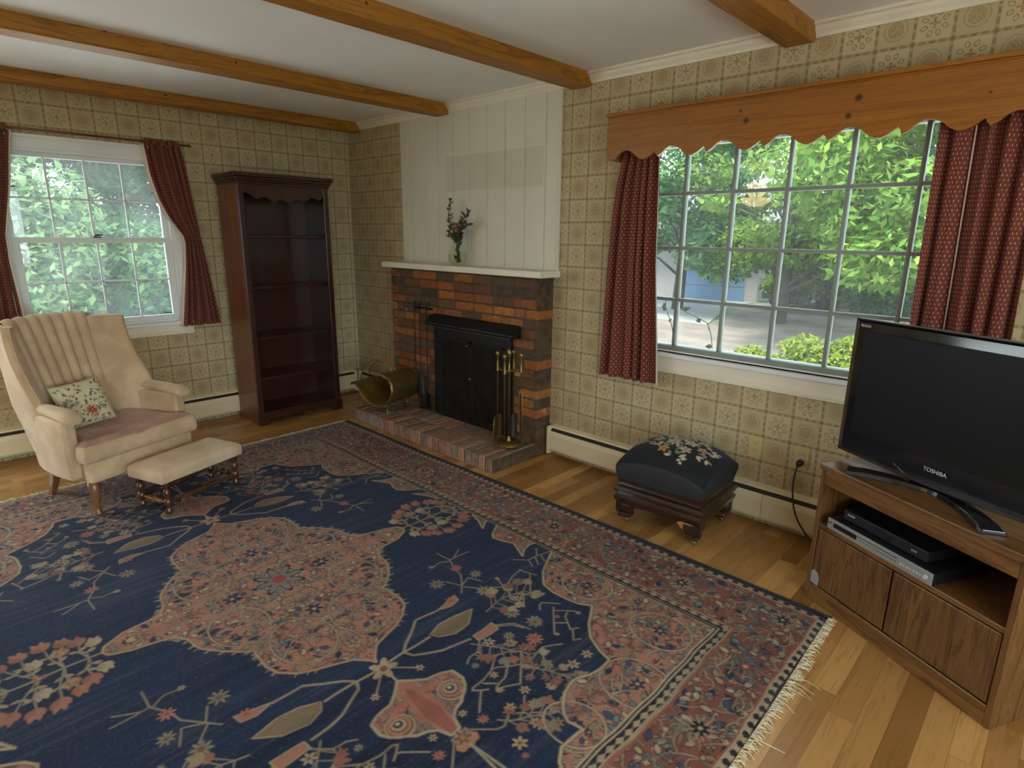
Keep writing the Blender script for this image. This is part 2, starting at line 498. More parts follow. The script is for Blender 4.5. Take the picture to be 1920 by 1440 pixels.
M['bluedoor'] = plain('pale_blue_door', (.055, .11, .19), .6, var=.04)
M['roof'] = plain('grey_shingle', (.09, .085, .09), .9, var=.15, vs=6)
M['carwhite'] = plain('white_car_paint', (.2, .2, .19), .25, coat=.4)
M['cardark'] = plain('dark_tinted_parts', srgb(44, 60, 70), .2)
M['tyre'] = plain('black_rubber', (.02, .02, .02), .8)
M['siding'] = plain('house_outer_wall', srgb(210, 206, 198), .8)

def paint_mat(name, rough=.9, sheen=.3, fine=420.0, bump=.3, tint=(.75, .85, 1.0), amp=.16):
    t = NT(name); p = t.pos('object')
    n = t.noise(p, fine, 2); n2 = t.noise(p, fine * .3, 2)
    c = t.mix(t.sm(n, .3, .7) * amp, t.attr('paint'), (.012, .012, .016))
    c = t.mix(t.sm(n2, .55, .8) * amp * .8, c, (.32, .30, .28))
    t.bsdf(c, rough, bump=t.bump(n, bump, .003), spec=.2, sheen=sheen, sheen_tint=tint)
    return t.m
M['rug'] = paint_mat('woven_wool_rug', .92, .10, 300.0, .4)
M['needlepoint'] = paint_mat('needlepoint', .85, .12, 500.0, .35, amp=.1)
M['crewel'] = paint_mat('crewel_cloth', .85, .1, 500.0, .3, amp=.05)
M['fringe'] = plain('cream_fringe', srgb(206, 192, 158), .9, var=.15, vs=60)
M['ruglock'] = plain('navy_rug_selvage', (.012, .014, .03), .9)

def lampglow():
    t = NT('lit_lamp_glass'); e = t.n('ShaderNodeEmission'); e.inputs[0].default_value = (1.0, .68, .36, 1); e.inputs[1].default_value = LAMP_GLOW
    t.link(e.outputs[0], t.out.inputs[0]); return t.m
M['lampglow'] = lampglow()
# ------------------------------------------------------------------ room shell
H = 2.37
def struct(name, mb, mat, parent=None, label=None, **kw):
    o = mb.build(name, mat, parent, **kw)
    if parent is None: tag(o, label, None, None, 'structure')
    return o

def wall(name, axis, p0, p1, a0, a1, holes, mat, label):
    mb = MB()
    def bx(u0, u1, z0, z1):
        if u1 - u0 < 1e-4 or z1 - z0 < 1e-4: return
        if axis == 'x': mb.box(u0, u1, p0, p1, z0, z1)
        else: mb.box(p0, p1, u0, u1, z0, z1)
    u = a0
    for (h0, h1, z0, z1) in sorted(holes):
        bx(u, h0, -.02, H + .02); bx(h0, h1, -.02, z0); bx(h0, h1, z1, H + .02); u = h1
    bx(u, a1, -.02, H + .02)
    return struct(name, mb, mat, None, label)

W2 = (3.01, 4.62, .835, 1.975)      # picture window opening x0 x1 z0 z1
W1 = (-2.44, -1.485, .815, 1.965)   # sash window opening y0 y1 z0 z1
wall('wall_right', 'x', 0, .15, -.15, 7.35, [W2], M['paper_right'], 'patterned wallpaper wall with the fireplace and picture window')
wall('wall_left', 'y', -.15, 0, -6.75, 0, [W1, (-5.3, -3.2, .15, 2.1)], M['paper_left'], 'patterned wallpaper wall behind the armchair and bookcase')  # second opening added out of view to let in fill daylight
wall('wall_rear', 'x', -6.75, -6.6, -.15, 7.35, [], M['paper_right'], 'far wall behind the camera')
wall('wall_side', 'y', 7.2, 7.35, -6.6, 0, [(-6.3, -1.3, .2, 2.1)], M['paper_left'], 'side wall to the right with an added unseen window opening')
struct('floor', MB().box(-.15, 7.35, -6.75, .15, -.12, 0), M['floor'], None, 'honey oak strip floor')
struct('ceiling', MB().box(-.35, 7.55, -6.95, .35, H, H + .15), M['ceiling'], None, 'plain off-white ceiling')

# outer sheathing below the floor so the house stands on the ground
mb = MB(); mb.box(-.15, 7.35, -6.75, .15, -.75, -.12)
struct('wall_foundation', mb, M['siding'], None, 'foundation wall below the floor')

# panelling above the mantel: boards with grooves
mb = MB()
edges = [.785, .9, 1.07, 1.245, 1.42, 1.595, 1.77, 1.95, 2.13, 2.305, 2.418]
for a, b in zip(edges[:-1], edges[1:]):
    mb.box(a + .0035, b - .0035, -.012, 0, 1.2, 2.325)
mb.box(.785, 2.418, -.006, 0, 1.2, 2.325)
mb.box(2.418, 2.432, -.02, 0, 1.2, 2.325)
struct('wall_panelling', mb, M['panel'], None, 'cream painted board panelling above the mantel', bevel=.003, seg=2)

# crown moulding pieces between the beams
BEAMS = [(.115, .222), (1.243, 1.378), (2.503, 2.638), (3.712, 3.848)]
prof = [(0, 2.314), (-.012, 2.314), (-.018, 2.326), (-.030, 2.340), (-.036, 2.354), (-.048, 2.358), (-.048, H), (0, H)]
cuts = [.0] + [v for b in BEAMS for v in b] + [7.2]
k = 1
for i in range(0, len(cuts), 2):
    a, b = cuts[i], cuts[i + 1]
    mb = MB(); mb.prism(prof, a, b, 'x')
    struct('trim_%d' % k, mb, M['trimwhite'], None, 'cream crown moulding along the ceiling of the fireplace wall'); k += 1
mb = MB().box(0, .014, -.014, 0, .22, 2.314)

# ceiling beams (boxed, running away from the fireplace wall)
blab = ['dark wooden ceiling beam lying along the top of the left window wall', 'wooden ceiling beam ending above the left side of the white panelling',
        'wooden ceiling beam ending at the right edge of the white panelling', 'wooden ceiling beam ending above the picture window valance']
for (a, b), l in zip(BEAMS, blab):
    c = (a + b) / 2
    t = MB()
    w = (b - a) / 2
    sec = [(-w, .0), (-w, -.066), (-w + .006, -.074), (w - .006, -.074), (w, -.066), (w, .0)]
    t.loft([[(x, y, z) for x, z in s] for y, s in ((-6.6, sec), (-.012, sec), (-.002, [(x * .9, z * .92) for x, z in sec]))])
    o = t.build('ceiling_beam', M['beam'], loc=(c, 0, H))
    tag(o, l, 'beam', 'exposed ceiling beams', 'thing')

# ------------------------------------------------------------------ window 2: the picture window
w2 = thing('window_2', 'large picture window of many small panes under the pine valance', None); tag(w2, kind='structure')
x0, x1, z0, z1 = W2
yg = .055
mb = MB()
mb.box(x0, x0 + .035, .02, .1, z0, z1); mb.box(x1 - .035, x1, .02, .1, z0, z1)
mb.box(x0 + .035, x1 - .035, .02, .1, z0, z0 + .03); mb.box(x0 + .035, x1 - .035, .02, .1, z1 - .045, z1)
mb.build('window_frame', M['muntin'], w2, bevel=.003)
mb = MB()
gx = [3.25, 3.517, 3.782, 4.047, 4.317]; gz = [1.123, 1.404, 1.69]
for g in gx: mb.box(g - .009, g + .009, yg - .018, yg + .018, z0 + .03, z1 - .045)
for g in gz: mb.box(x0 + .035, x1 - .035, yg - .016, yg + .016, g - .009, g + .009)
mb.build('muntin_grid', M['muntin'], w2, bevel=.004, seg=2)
mb = MB(); mb.box(x0 + .03, x1 - .03, yg - .002, yg + .002, z0 + .025, z1 - .04)
mb.build('window_pane', M['pane'], w2)
mb = MB(); mb.box(x0, x1, .0, .02, z0 - .03, z0 + .006); mb.box(x0 - .1, x1 + .1, -.035, .012, .806, .828)
mb.build('window_sill', M['sashwhite'], w2, bevel=.004)
mb = MB(); mb.box(x0 - .075, x1 + .075, -.018, 0, .715, .806); mb.box(x0 - .075, x1 + .075, -.024, 0, .727, .745)
mb.build('window_apron', M['trimwhite'], w2, bevel=.003)
mb = MB()
mb.box(x0 - .07, x0 + .004, -.018, 0, .828, 2.05); mb.box(x1 - .004, x1 + .07, -.018, 0, .828, 2.05); mb.box(x0 - .07, x1 + .07, -.018, 0, z1 - .01, 2.05)
mb.build('window_casing', M['trimwhite'], w2, bevel=.003)

# ------------------------------------------------------------------ window 1: double-hung sash window
w1 = thing('window_1', 'white double hung sash window behind the armchair', None); tag(w1, kind='structure')
y0, y1, z0, z1 = W1
mb = MB()
for a in (y0, y1 - .02): mb.box(-.14, 0, a, a + .02, z0, z1)
mb.box(-.14, 0, y0, y1, z1 - .02, z1); mb.box(-.14, 0, y0, y1, z0, z0 + .015)
mb.build('window_frame', M['sashwhite'], w1, bevel=.002)
def sash(nm, xg, za, zb, stile, top, bot, rows, cols):
    mb = MB(); ya, yb = y0 + .02, y1 - .02
    mb.box(xg - .018, xg + .018, ya, ya + stile, za, zb); mb.box(xg - .018, xg + .018, yb - stile, yb, za, zb)
    mb.box(xg - .018, xg + .018, ya + stile, yb - stile, za, za + bot); mb.box(xg - .018, xg + .018, ya + stile, yb - stile, zb - top, zb)
    s = mb.build(nm, M['sashwhite'], w1, bevel=.003)
    mb = MB(); iy0, iy1, iz0, iz1 = ya + stile, yb - stile, za + bot, zb - top
    for c in range(1, cols):
        q = iy0 + (iy1 - iy0) * c / cols; mb.box(xg - .008, xg + .008, q - .006, q + .006, iz0, iz1)
    for r in range(1, rows):
        q = iz0 + (iz1 - iz0) * r / rows; mb.box(xg - .008, xg + .008, iy0, iy1, q - .006, q + .006)
    mb.build('muntin_grid', M['sashwhite'], s, bevel=.002)
    mb = MB(); mb.box(xg - .002, xg + .002, iy0 - .004, iy1 + .004, iz0 - .004, iz1 + .004)
    mb.build('window_pane', M['pane_hazy'], s)
    return s
up = sash('upper_sash', -.078, 1.385, z1 - .02, .03, .03, .03, 2, 4)
lo = sash('lower_sash', -.035, z0 + .015, 1.42, .042, .035, .035, 2, 4)
mb = MB(); mb.box(-.03, -.004, -1.985, -1.935, 1.42, 1.427); mb.tube([(-.02, -1.97, 1.432), (-.012, -1.955, 1.436), (.0, -1.93, 1.436)], .005, 6)
mb.build('sash_lock', M['blackmetal'], w1)
for (yy, zz, d, xx) in ((y0 + .07, .875, 1, -.01), (y1 - .075, .875, -1, -.01), (y0 + .04, 1.72, 1, -.055), (y1 - .045, 1.72, -1, -.055)):
    mb = MB(); mb.tube([(xx, yy, zz), (xx + .006, yy + d * .025, zz + .006), (xx + .004, yy + d * .055, zz + .01)], .004, 6)
    mb.build('tilt_latch', M['blackmetal'], w1)
mb = MB(); mb.box(-.035, .026, y0 - .06, y1 + .06, .79, .812); mb.build('window_sill', M['sashwhite'], w1, bevel=.004)
mb = MB(); mb.box(0, .016, y0 - .055, y1 + .055, .715, .79); mb.box(0, .022, y0 - .055, y1 + .055, .728, .745); mb.build('window_apron', M['trimwhite'], w1, bevel=.003)
mb = MB()
for a, b in ((y0 - .06, y0 + .004), (y1 - .004, y1 + .06)): mb.box(0, .018, a, b, .812, 2.03)
mb.box(0, .018, y0 - .06, y1 + .06, z1 - .004, 2.035)
mb.box(0, .028, y0 - .07, y1 + .07, 2.02, 2.04)
mb.build('window_casing', M['sashwhite'], w1, bevel=.003)

# unseen windows added beside and behind the camera for fill daylight
for nm, (ax, a0, a1, zz0, zz1, pp) in {'added_window_3': ('y', -6.3, -1.3, .2, 2.1, 7.28), 'added_window_4': ('y', -5.3, -3.2, .15, 2.1, -.08)}.items():
    mb = MB()
    def bx(u0, u1, c0, c1):
        if ax == 'x': mb.box(u0, u1, pp - .03, pp + .03, c0, c1)
        else: mb.box(pp - .03, pp + .03, u0, u1, c0, c1)
    bx(a0, a0 + .05, zz0, zz1); bx(a1 - .05, a1, zz0, zz1); bx(a0, a1, zz0, zz0 + .05); bx(a0, a1, zz1 - .05, zz1); m = (a0 + a1) / 2; bx(m - .03, m + .03, zz0, zz1)
    struct(nm, mb, M['sashwhite'], None, 'unseen window frame added to admit fill daylight')

# ------------------------------------------------------------------ baseboard heaters
def heater(label, L, loc, rz, joints=(), caps=(True, True)):
    t = thing('baseboard_heater', label, 'heater', loc, rz, 'hot water baseboard heaters')
    mb = MB(); mb.box(0, L, -.004, 0, .03, .215)
    mb.prism([(-.0, .215), (-.0, .207), (-.030, .2), (-.034, .196), (-.030, .206)], 0, L, 'x'); mb.build('back_plate', M['heater'], t)
    mb = MB(); mb.prism([(-.030, .196), (-.006, .196), (-.006, .06), (-.05, .06), (-.05, .176)], .004, L - .004, 'x'); mb.build('fin_pack', M['slotdark'], t)
    seg = [0] + list(joints) + [L]
    for a, b in zip(seg[:-1], seg[1:]):
        mb = MB(); mb.prism([(-.050, .178), (-.058, .172), (-.062, .15), (-.062, .055), (-.056, .042), (-.052, .042), (-.056, .06), (-.056, .15), (-.052, .168)], a + .0015, b - .0015, 'x')
        mb.build('front_panel', M['heater'], t)
    for u, on in zip((0, L), caps):
        if on:
            mb = MB(); mb.box(u - .012, u + .012, -.066, 0, .015, .212); mb.build('end_cap', M['heater'], t, bevel=.006, seg=2)
    return t
heater('long cream baseboard heater under the sash window behind the armchair', 2.9, (0, -2.975, 0), PI / 2, (1.0,))
heater('short cream baseboard heater in the corner between bookcase and fireplace', .68, (.085, 0, 0), 0, (), (True, False))
heater('cream baseboard heater between the fireplace and the television cabinet', 3.2, (2.425, 0, 0), 0, (1.45, 2.6))
# ------------------------------------------------------------------ fireplace
FP = thing('fireplace', 'red brick fireplace with black doors and a raised brick hearth', 'fireplace')
BT = [srgb(150, 88, 48), srgb(160, 96, 52), srgb(136, 80, 48), srgb(108, 78, 54), srgb(90, 74, 60), srgb(98, 74, 56), srgb(140, 90, 60), srgb(166, 106, 58), srgb(120, 82, 56), srgb(104, 80, 62)]
BH = [srgb(168, 128, 106), srgb(154, 122, 102), srgb(142, 118, 100), srgb(176, 134, 108), srgb(158, 114, 94), srgb(140, 122, 106)]
bx0, bx1, by = .80, 2.395, -.155
mb = MB()
mb.box(bx0 + .006, 1.36, by + .006, -.002, .0, 1.203); mb.box(2.18, bx1 - .006, by + .006, -.002, .0, 1.203); mb.box(1.36, 2.18, by + .006, -.002, .82, 1.203)
mb.box(1.36, 2.18, -.02, -.002, 0, .83)
mb.build('mortar_core', M['mortar'], FP)
mb = MB(); rr = random.Random(3)
pitch = .0663; n = 18
def jbox(m, a0, a1, b0, b1, c0, c1, col):
    j = lambda: rr.uniform(-.0022, .0022)
    vs = [(x + j(), y + j() * .8, z + j()) for z in (c0, c1) for y in (b0, b1) for x in (a0, a1)]
    m.add(vs, [(0, 2, 3, 1), (4, 5, 7, 6), (0, 1, 5, 4), (2, 6, 7, 3), (0, 4, 6, 2), (1, 3, 7, 5)], col)
for k in range(n):
    c0 = k * pitch + .008; c1 = c0 + .056
    if c1 > 1.203: c1 = 1.202
    x = bx0 - (0 if k % 2 == 0 else .1) - rr.uniform(0, .03)
    while x < bx1:
        L = .2 if rr.random() > .18 else .095
        a0, a1 = max(x, bx0), min(x + L - .009, bx1)
        x += L
        if a1 - a0 < .03: continue
        col = rr.choice(BT); f = rr.uniform(.75, 1.12); col = tuple(q * f for q in col)
        if a1 > 1.37 and a0 < 2.17 and c0 < .815:
            if a0 < 1.37: a1 = 1.37
            elif a1 > 2.17: a0 = 2.17
            else: continue
            if a1 - a0 < .02: continue
        jbox(mb, a0, a1, by, -.06 if a1 < bx1 - .01 and a0 > bx0 + .01 else -.003, c0, c1, col)
    # return side: a second brick against the wall
mb.build('brick_surround', M['brick'], FP, bevel=.004, seg=1)
mb = MB(); mb.box(bx0 + .004, bx1 - .004, -.552, -.15, 0, .088); mb.build('hearth_core', M['mortar'], FP)
mb = MB(); x = bx0; i = 0
while x < bx1 - .01:
    w = .0665 * rr.uniform(.96, 1.04); a1 = min(x + w - .007, bx1)
    for (b0, b1) in ((-.557, -.358), (-.35, -.152)):
        col = rr.choice(BH); f = rr.uniform(.8, 1.1); jbox(mb, x, a1, b0, b1, .0, .097 + rr.uniform(-.002, .002), tuple(q * f for q in col))
    x += w
mb.build('hearth', M['brick'], FP, bevel=.004, seg=1)
mb = MB(); mb.box(.738, 2.447, -.2, -.004, 1.205, 1.246); mb.build('mantel_shelf', M['trimwhite'], FP, bevel=.003)
# firebox, hood and doors
mb = MB(); mb.box(1.37, 2.17, -.15, -.02, .095, .83); mb.build('firebox', M['slotdark'], FP)
mb = MB()
mb.box(1.365, 1.43, -.178, -.15, .097, .80); mb.box(2.115, 2.18, -.178, -.15, .097, .80); mb.box(1.43, 2.115, -.178, -.15, .72, .80); mb.box(1.43, 2.115, -.178, -.15, .097, .125)
mb.build('door_frame', M['blackmetal'], FP, bevel=.003)
for a, b, s in ((1.43, 1.770, 1), (1.776, 2.115, -1)):
    mb = MB(); mb.box(a, b, -.172, -.156, .125, .72)
    d = mb.build('door', M['sootglass'], FP, bevel=.002)
    mb = MB()
    for u in (a, b - .018): mb.box(u, u + .018, -.178, -.172, .125, .72)
    for u in (.125, .702): mb.box(a, b, -.178, -.172, u, u + .018)
    mb.build('door_rim', M['blackmetal'], d, bevel=.002)
    h = MB(); hx = b - .012 if s > 0 else a + .012
    h.lathe([(.004, 0), (.004, .012), (.009, .016), (.009, .024), (.003, .028)], 10, Matrix.Translation((hx, -.178, .69 if s > 0 else .45)) @ Matrix.Rotation(R(90), 4, 'X'))
    h.build('knob', M['brass'], d, smooth=True)
mb = MB(); mb.prism([(-.158, .885), (-.158, .80), (-.235, .80), (-.245, .815), (-.245, .826), (-.2, .866)], 1.345, 2.255, 'x'); mb.build('hood', M['blackmetal'], FP, bevel=.004)
mb = MB(); mb.box(1.36, 2.24, -.246, -.243, .801, .806); mb.build('hood_edge', plain('grey_hood_edge', (.09, .09, .1), .35, .6), FP)

# ------------------------------------------------------------------ hanging black tools on the brick
def hook_curl(mb, x, z):
    pts = [(x + .018 * math.cos(a) * (1 - a / 14), -.185, z + .03 + .018 * math.sin(a) * (1 - a / 14)) for a in [i * .5 for i in range(14)]]
    mb.tube(pts, .0035, 6)
t = thing('tool_hanger', 'black wrought iron tool rack on the brick left of the fireplace doors', 'rack')
mb = MB(); mb.box(1.12, 1.335, -.171, -.1585, .905, .92)
mb.build('hanger_bar', M['blackmetal'], t, bevel=.002)
for x in (1.15, 1.215, 1.30):
    mb = MB(); hook_curl(mb, x, .915); mb.tube([(x, -.165, .915), (x, -.19, .905), (x, -.2, .915), (x, -.2, .925)], .004, 6); mb.build('hook', M['blackmetal'], t, smooth=True)
HL = 'black fire poker hanging left on the iron rack beside the fireplace'
def rod(x, zt, zb, tw=True):
    mb = MB()
    pts = []; rad = []
    for i in range(25):
        f = i / 24; pts.append((x, -.195, zt + (zb - zt) * f)); rad.append(.0052 if not tw or f < .1 else .0045 + .0012 * math.sin(i * 1.6))
    mb.tube(pts, rad, 6)
    mb.tube([(x + .012 * math.cos(a), -.195, zt + .012 + .012 * math.sin(a)) for a in [i * PI / 6 for i in range(12)]], .003, 6, True)
    return mb
t = thing('fire_poker', 'black fire poker hanging first on the iron rack, nearest the brass log carrier', 'poker')
rod(1.15, .905, .33).build('shaft', M['blackmetal'], t, smooth=True)
mb = MB(); mb.tube([(1.15, -.195, .335), (1.15, -.195, .27), (1.155, -.195, .245)], [.0055, .005, .001], 6); mb.tube([(1.15, -.195, .31), (1.165, -.195, .29), (1.175, -.195, .295), (1.178, -.195, .31)], [.005, .005, .004, .001], 6); mb.build('tip', M['blackmetal'], t, smooth=True)
t = thing('hearth_brush', 'black handled hearth brush hanging in the middle of the iron rack', 'brush')
rod(1.215, .905, .38).build('shaft', M['blackmetal'], t, smooth=True)
mb = MB(); mb.lathe([(.008, .39), (.022, .37), (.028, .34), (.04, .25), (.042, .21)], 12, Matrix.Translation((1.215, -.195, 0)) @ Matrix.Scale(.6, 4, (0, 1, 0))); mb.build('bristles', M['slotdark'], t)
t = thing('fire_shovel', 'black ash shovel hanging last on the iron rack, its pan near the hearth', 'shovel')
rod(1.30, .905, .24).build('shaft', M['blackmetal'], t, smooth=True)
mb = MB()
def pan(u, v):
    w = .055 + .012 * v; x = 1.30 + (u - .5) * 2 * w; e = abs(u - .5) * 2
    return (x, -.195 - .018 + .03 * (e ** 3) * -1 + .02, .245 - v * .13)
mb.grid(pan, 12, 8); mb.build('pan', M['blackmetal'], t, smooth=True, solid=.004)

# ------------------------------------------------------------------ brass companion set on the hearth
BX, BY, BZ = 2.30, -.315, .1015
t = thing('tool_stand', 'brass fireplace tool stand with round base on the right end of the hearth', 'tool stand', (BX, BY, BZ))
mb = MB(); mb.lathe([(.0, .012), (.078, .012), (.085, .018), (.085, .026), (.078, .032), (.06, .034), (.02, .040), (.012, .06), (.009, .07)], 28, cap0=True); 
for k in range(3):
    a = k * 2 * PI / 3 + .5; mb.lathe([(.004, 0), (.012, .004), (.013, .010), (.008, .015)], 10, Matrix.Translation((.068 * math.cos(a), .068 * math.sin(a), 0)))
mb.build('base', M['brass'], t, smooth=True, auto=40)
mb = MB(); mb.lathe([(.006, .06), (.006, .50), (.010, .505), (.010, .515), (.006, .52), (.006, .60), (.012, .61), (.015, .63), (.012, .648), (.004, .66)], 12); mb.build('pole', M['brass'], t, smooth=True)
mb = MB()
for k in range(4):
    a = k * PI / 2 + .4; c, s = math.cos(a), math.sin(a)
    mb.tube([(0, 0, .51), (.03 * c, .03 * s, .515), (.05 * c, .05 * s, .51), (.062 * c, .062 * s, .515), (.066 * c, .066 * s, .53)], .0045, 6)
mb.build('hook_arms', M['brass'], t, smooth=True)
def comp(name, label, a, kind):
    c, s = math.cos(a), math.sin(a); x, y = BX + .081 * c, BY + .081 * s
    t = thing(name, label, kind, (x, y, BZ))
    mb = MB(); mb.lathe([(.004, .10), (.0045, .50), (.008, .505), (.008, .515), (.006, .52), (.0085, .56), (.006, .60), (.012, .612), (.013, .628), (.004, .64)], 10); mb.build('handle', M['brass'], t, smooth=True)
    return t, c, s
t, c, s = comp('brass_shovel', 'brass handled shovel with broad pan leaning on the brass tool stand', .4 + PI, 'shovel')
def pan2(u, v):
    w = .052 + .02 * min(1, v * 3); return ((u - .5) * 2 * w, .012 - .02 * (abs(u - .5) * 2) ** 3, .20 - v * .15)
mb = MB(); mb.grid(pan2, 12, 8); o = mb.build('pan', M['brassdull'], t, smooth=True, solid=.003); o.rotation_euler = (0, 0, .4 + PI / 2); o.location = (-.004, -.002, 0)
t, c, s = comp('brass_poker', 'brass handled poker hanging on the near side of the brass tool stand', .4 + 1.5 * PI, 'poker')
mb = MB(); mb.tube([(0, 0, .11), (0, 0, .07), (.004, 0, .05)], [.005, .004, .001], 6); mb.tube([(0, 0, .1), (.015, 0, .085), (.022, 0, .1)], [.004, .004, .001], 6); mb.build('tip', M['blackmetal'], t, smooth=True)
t, c, s = comp('brass_tongs', 'brass log tongs hanging on the right of the brass tool stand', .4, 'tongs')
mb = MB(); 
for q in (-1, 1): mb.tube([(0, 0, .40), (q * .014, 0, .36), (q * .014, 0, .2), (q * .008, 0, .12), (q * .002, 0, .075)], .004, 6)
mb.build('jaws', M['brass'], t, smooth=True)
t, c, s = comp('brass_brush', 'brass handled hearth brush hanging at the back of the brass tool stand', .4 + .5 * PI, 'brush')
mb = MB(); mb.lathe([(.008, .2), (.018, .18), (.03, .07), (.032, .05)], 12); mb.build('bristles', M['slotdark'], t)

# ------------------------------------------------------------------ brass log carrier
t = thing('log_carrier', 'curved brass log carrier with arched wire handle at the left end of the hearth', 'log carrier', (1.0, -.385, .1015), R(12))
mb = MB()
SX = [-.275, -.235, -.185, -.135, -.085, -.02, .055, .13, .19, .215, .205, .165, .115, .075]
SZ_ = [.185, .212, .205, .165, .115, .078, .066, .085, .135, .20, .262, .305, .322, .318]
def sheet(u, v):
    q = u * 13; x = float(np.interp(q, range(14), SX)); z = float(np.interp(q, range(14), SZ_))
    w = .165 - .045 * max(0, (u - .62) / .38) ** 2 - .05 * max(0, (.3 - u) / .3) ** 1.5
    return (x, (v - .5) * 2 * w, z)
mb.grid(sheet, 52, 10); mb.build('trough', M['brassdull'], t, smooth=True, solid=.003)
mb = MB()
rim = [sheet(i / 40, 0) for i in range(41)] + [sheet(1, j / 10) for j in range(1, 10)] + [sheet(i / 40, 1) for i in range(40, -1, -1)] + [sheet(0, j / 10) for j in range(9, 0, -1)]
mb.tube(rim, .0045, 6, True); mb.build('rim_wire', M['brass'], t, smooth=True)
mb = MB()
for q in (-1, 1):
    mb.tube([(-.10, q * .10, .10), (-.14, q * .13, .010), (-.11, q * .14, .006), (.10, q * .14, .006), (.13, q * .13, .010), (.11, q * .10, .075)], .005, 6)
for q in (-.13, .12): mb.tube([(q, -.13, .008), (q, .13, .008)], .0045, 6)
mb.build('foot_frame', M['brass'], t, smooth=True)
mb = MB()
for y, e, h, r_ in ((-.03, 0, .135, .0055), (.03, .02, .115, .0045)):
    mb.tube([(-.24 + e + (.34 - 2 * e) * (.5 - .5 * math.cos(PI * i / 22)), y, .21 + .105 * i / 22 + h * math.sin(PI * i / 22)) for i in range(23)], r_, 8)
mb.build('handle', M['brass'], t, smooth=True)

# ------------------------------------------------------------------ flowers on the mantel
VX, VY, VZ = 1.56, -.10, 1.246
t = thing('glass_vase', 'clear glass vase holding faded flowers on the white mantel', 'vase', (VX, VY, VZ))
outer = [(.030, .0), (.052, .004), (.066, .03), (.070, .06), (.064, .095), (.048, .125), (.036, .15), (.034, .17), (.040, .19)]
mb = MB(); mb.lathe(outer, 28, cap0=True, cap1=False); mb.build('vase_body', M['vase'], t, smooth=True)
mb = MB(); mb.lathe([(.001, .009), (.048, .009), (.062, .03), (.066, .06), (.0615, .085), (.001, .085)], 24)
wm = NT('vase_water'); a = wm.n('ShaderNodeBsdfTransparent'); a.inputs[0].default_value = (.93, .95, .88, 1); wm.link(a.outputs[0], wm.out.inputs[0])
mb.build('water', wm.m, t, smooth=True)
def leafshape(mb, p, d, up, L, W):
    d = Vector(d).normalized(); n = d.cross(Vector(up)); n = n.normalized() if n.length > 1e-4 else Vector((1, 0, 0)); p = Vector(p)
    k = n.cross(d)
    mb.add([p, p + d * L * .35 + n * W - k * W * .3, p + d * L, p + d * L * .35 - n * W - k * W * .3, p + d * L * .5], [(0, 1, 4), (1, 2, 4), (2, 3, 4), (3, 0, 4)])
def bez(a, b, c, n=10):
    a, b, c = map(Vector, (a, b, c)); return [(a * (1 - t) ** 2 + b * 2 * t * (1 - t) + c * t * t) for t in [i / n for i in range(n + 1)]]
fr = random.Random(5)
def flower_stem(name, label, cat, top, mid, bloom=None, leafmat='leaf_dark', leaves=10, L=.035, W=.009, start=.35, rb=.03):
    t = thing(name, label, cat, (VX, VY, VZ))
    b = (fr.uniform(-.03, .03), fr.uniform(-.03, .03), .02)
    neck = (fr.uniform(-.015, .015), fr.uniform(-.015, .015), .16)
    path = bez(b, (b[0] * .3, b[1] * .3, .1), neck, 6)[:-1] + bez(neck, mid, top, 14)
    mb = MB(); mb.tube(path, .0026, 6); mb.build('stem', M['stem'], t, smooth=True)
    mb = MB()
    for i in range(leaves):
        f = start + (1 - start) * (i + .5) / leaves; k = min(int(f * (len(path) - 1)), len(path) - 2)
        p = path[k]; ax = (path[k + 1] - path[k]).normalized(); s = 1 if i % 2 else -1
        d = ax * .6 + Vector((s * .9, fr.uniform(-.5, .5), .1))
        leafshape(mb, p, d, (fr.uniform(-.3, .3), -1, .4), L * fr.uniform(.9, 1.5), W * 1.35)
    if leaves: mb.build('foliage', M[leafmat], t, fix=False)
    if bloom:
        mb = MB(); c = Vector(top)
        for ring, (n, rr_, tilt) in enumerate(((9, 1.0, .25), (7, .75, .6), (5, .45, 1.0))):
            for k in range(n):
                a = 2 * PI * k / n + ring * .4; d = Vector((math.cos(a), math.sin(a) * .8 - .35, tilt))
                leafshape(mb, c, d, (0, 0, 1), rb * rr_ * 1.2, rb * .34)
        mb.lathe([(.001, -.012), (rb * .3, -.006), (rb * .34, .004), (.001, .01)], 8, Matrix.Translation(c))
        mb.build('bloom', M[bloom], t, fix=False)
    return t
flower_stem('leafy_sprig', 'tall arching green sprig with paired leaves rising from the vase', 'flower', (-.045, -.01, .475), (-.14, -.01, .33), None, 'leaf_dark', 22, .03, .008, .42)
flower_stem('pink_flower', 'dusty pink flower head at the top middle of the vase', 'flower', (.012, -.025, .285), (.0, -.02, .22), 'bloom_pink', leaves=4, rb=.036)
flower_stem('pink_flower', 'smaller pink flower low at the right of the vase rim', 'flower', (.035, -.045, .245), (.02, -.03, .2), 'bloom_pink', leaves=3, rb=.028)
flower_stem('cream_flower', 'small cream flower in front of the pink ones in the vase', 'flower', (.008, -.06, .24), (.0, -.03, .2), 'bloom_white', leaves=2, rb=.02)
flower_stem('orange_flower', 'drooping faded orange flower hanging over the left of the vase', 'flower', (-.062, -.03, .205), (-.07, -.02, .29), 'bloom_orange', leaves=5, rb=.026)
flower_stem('dark_sprig', 'tall dark purple sprig leaning right out of the vase', 'flower', (.135, -.01, .385), (.05, -.01, .30), None, 'leaf_purple', 20, .035, .007, .4)
flower_stem('dark_sprig', 'low dark purple sprig spreading right above the vase rim', 'flower', (.155, -.02, .29), (.05, -.02, .29), None, 'leaf_purple', 16, .04, .008, .4)
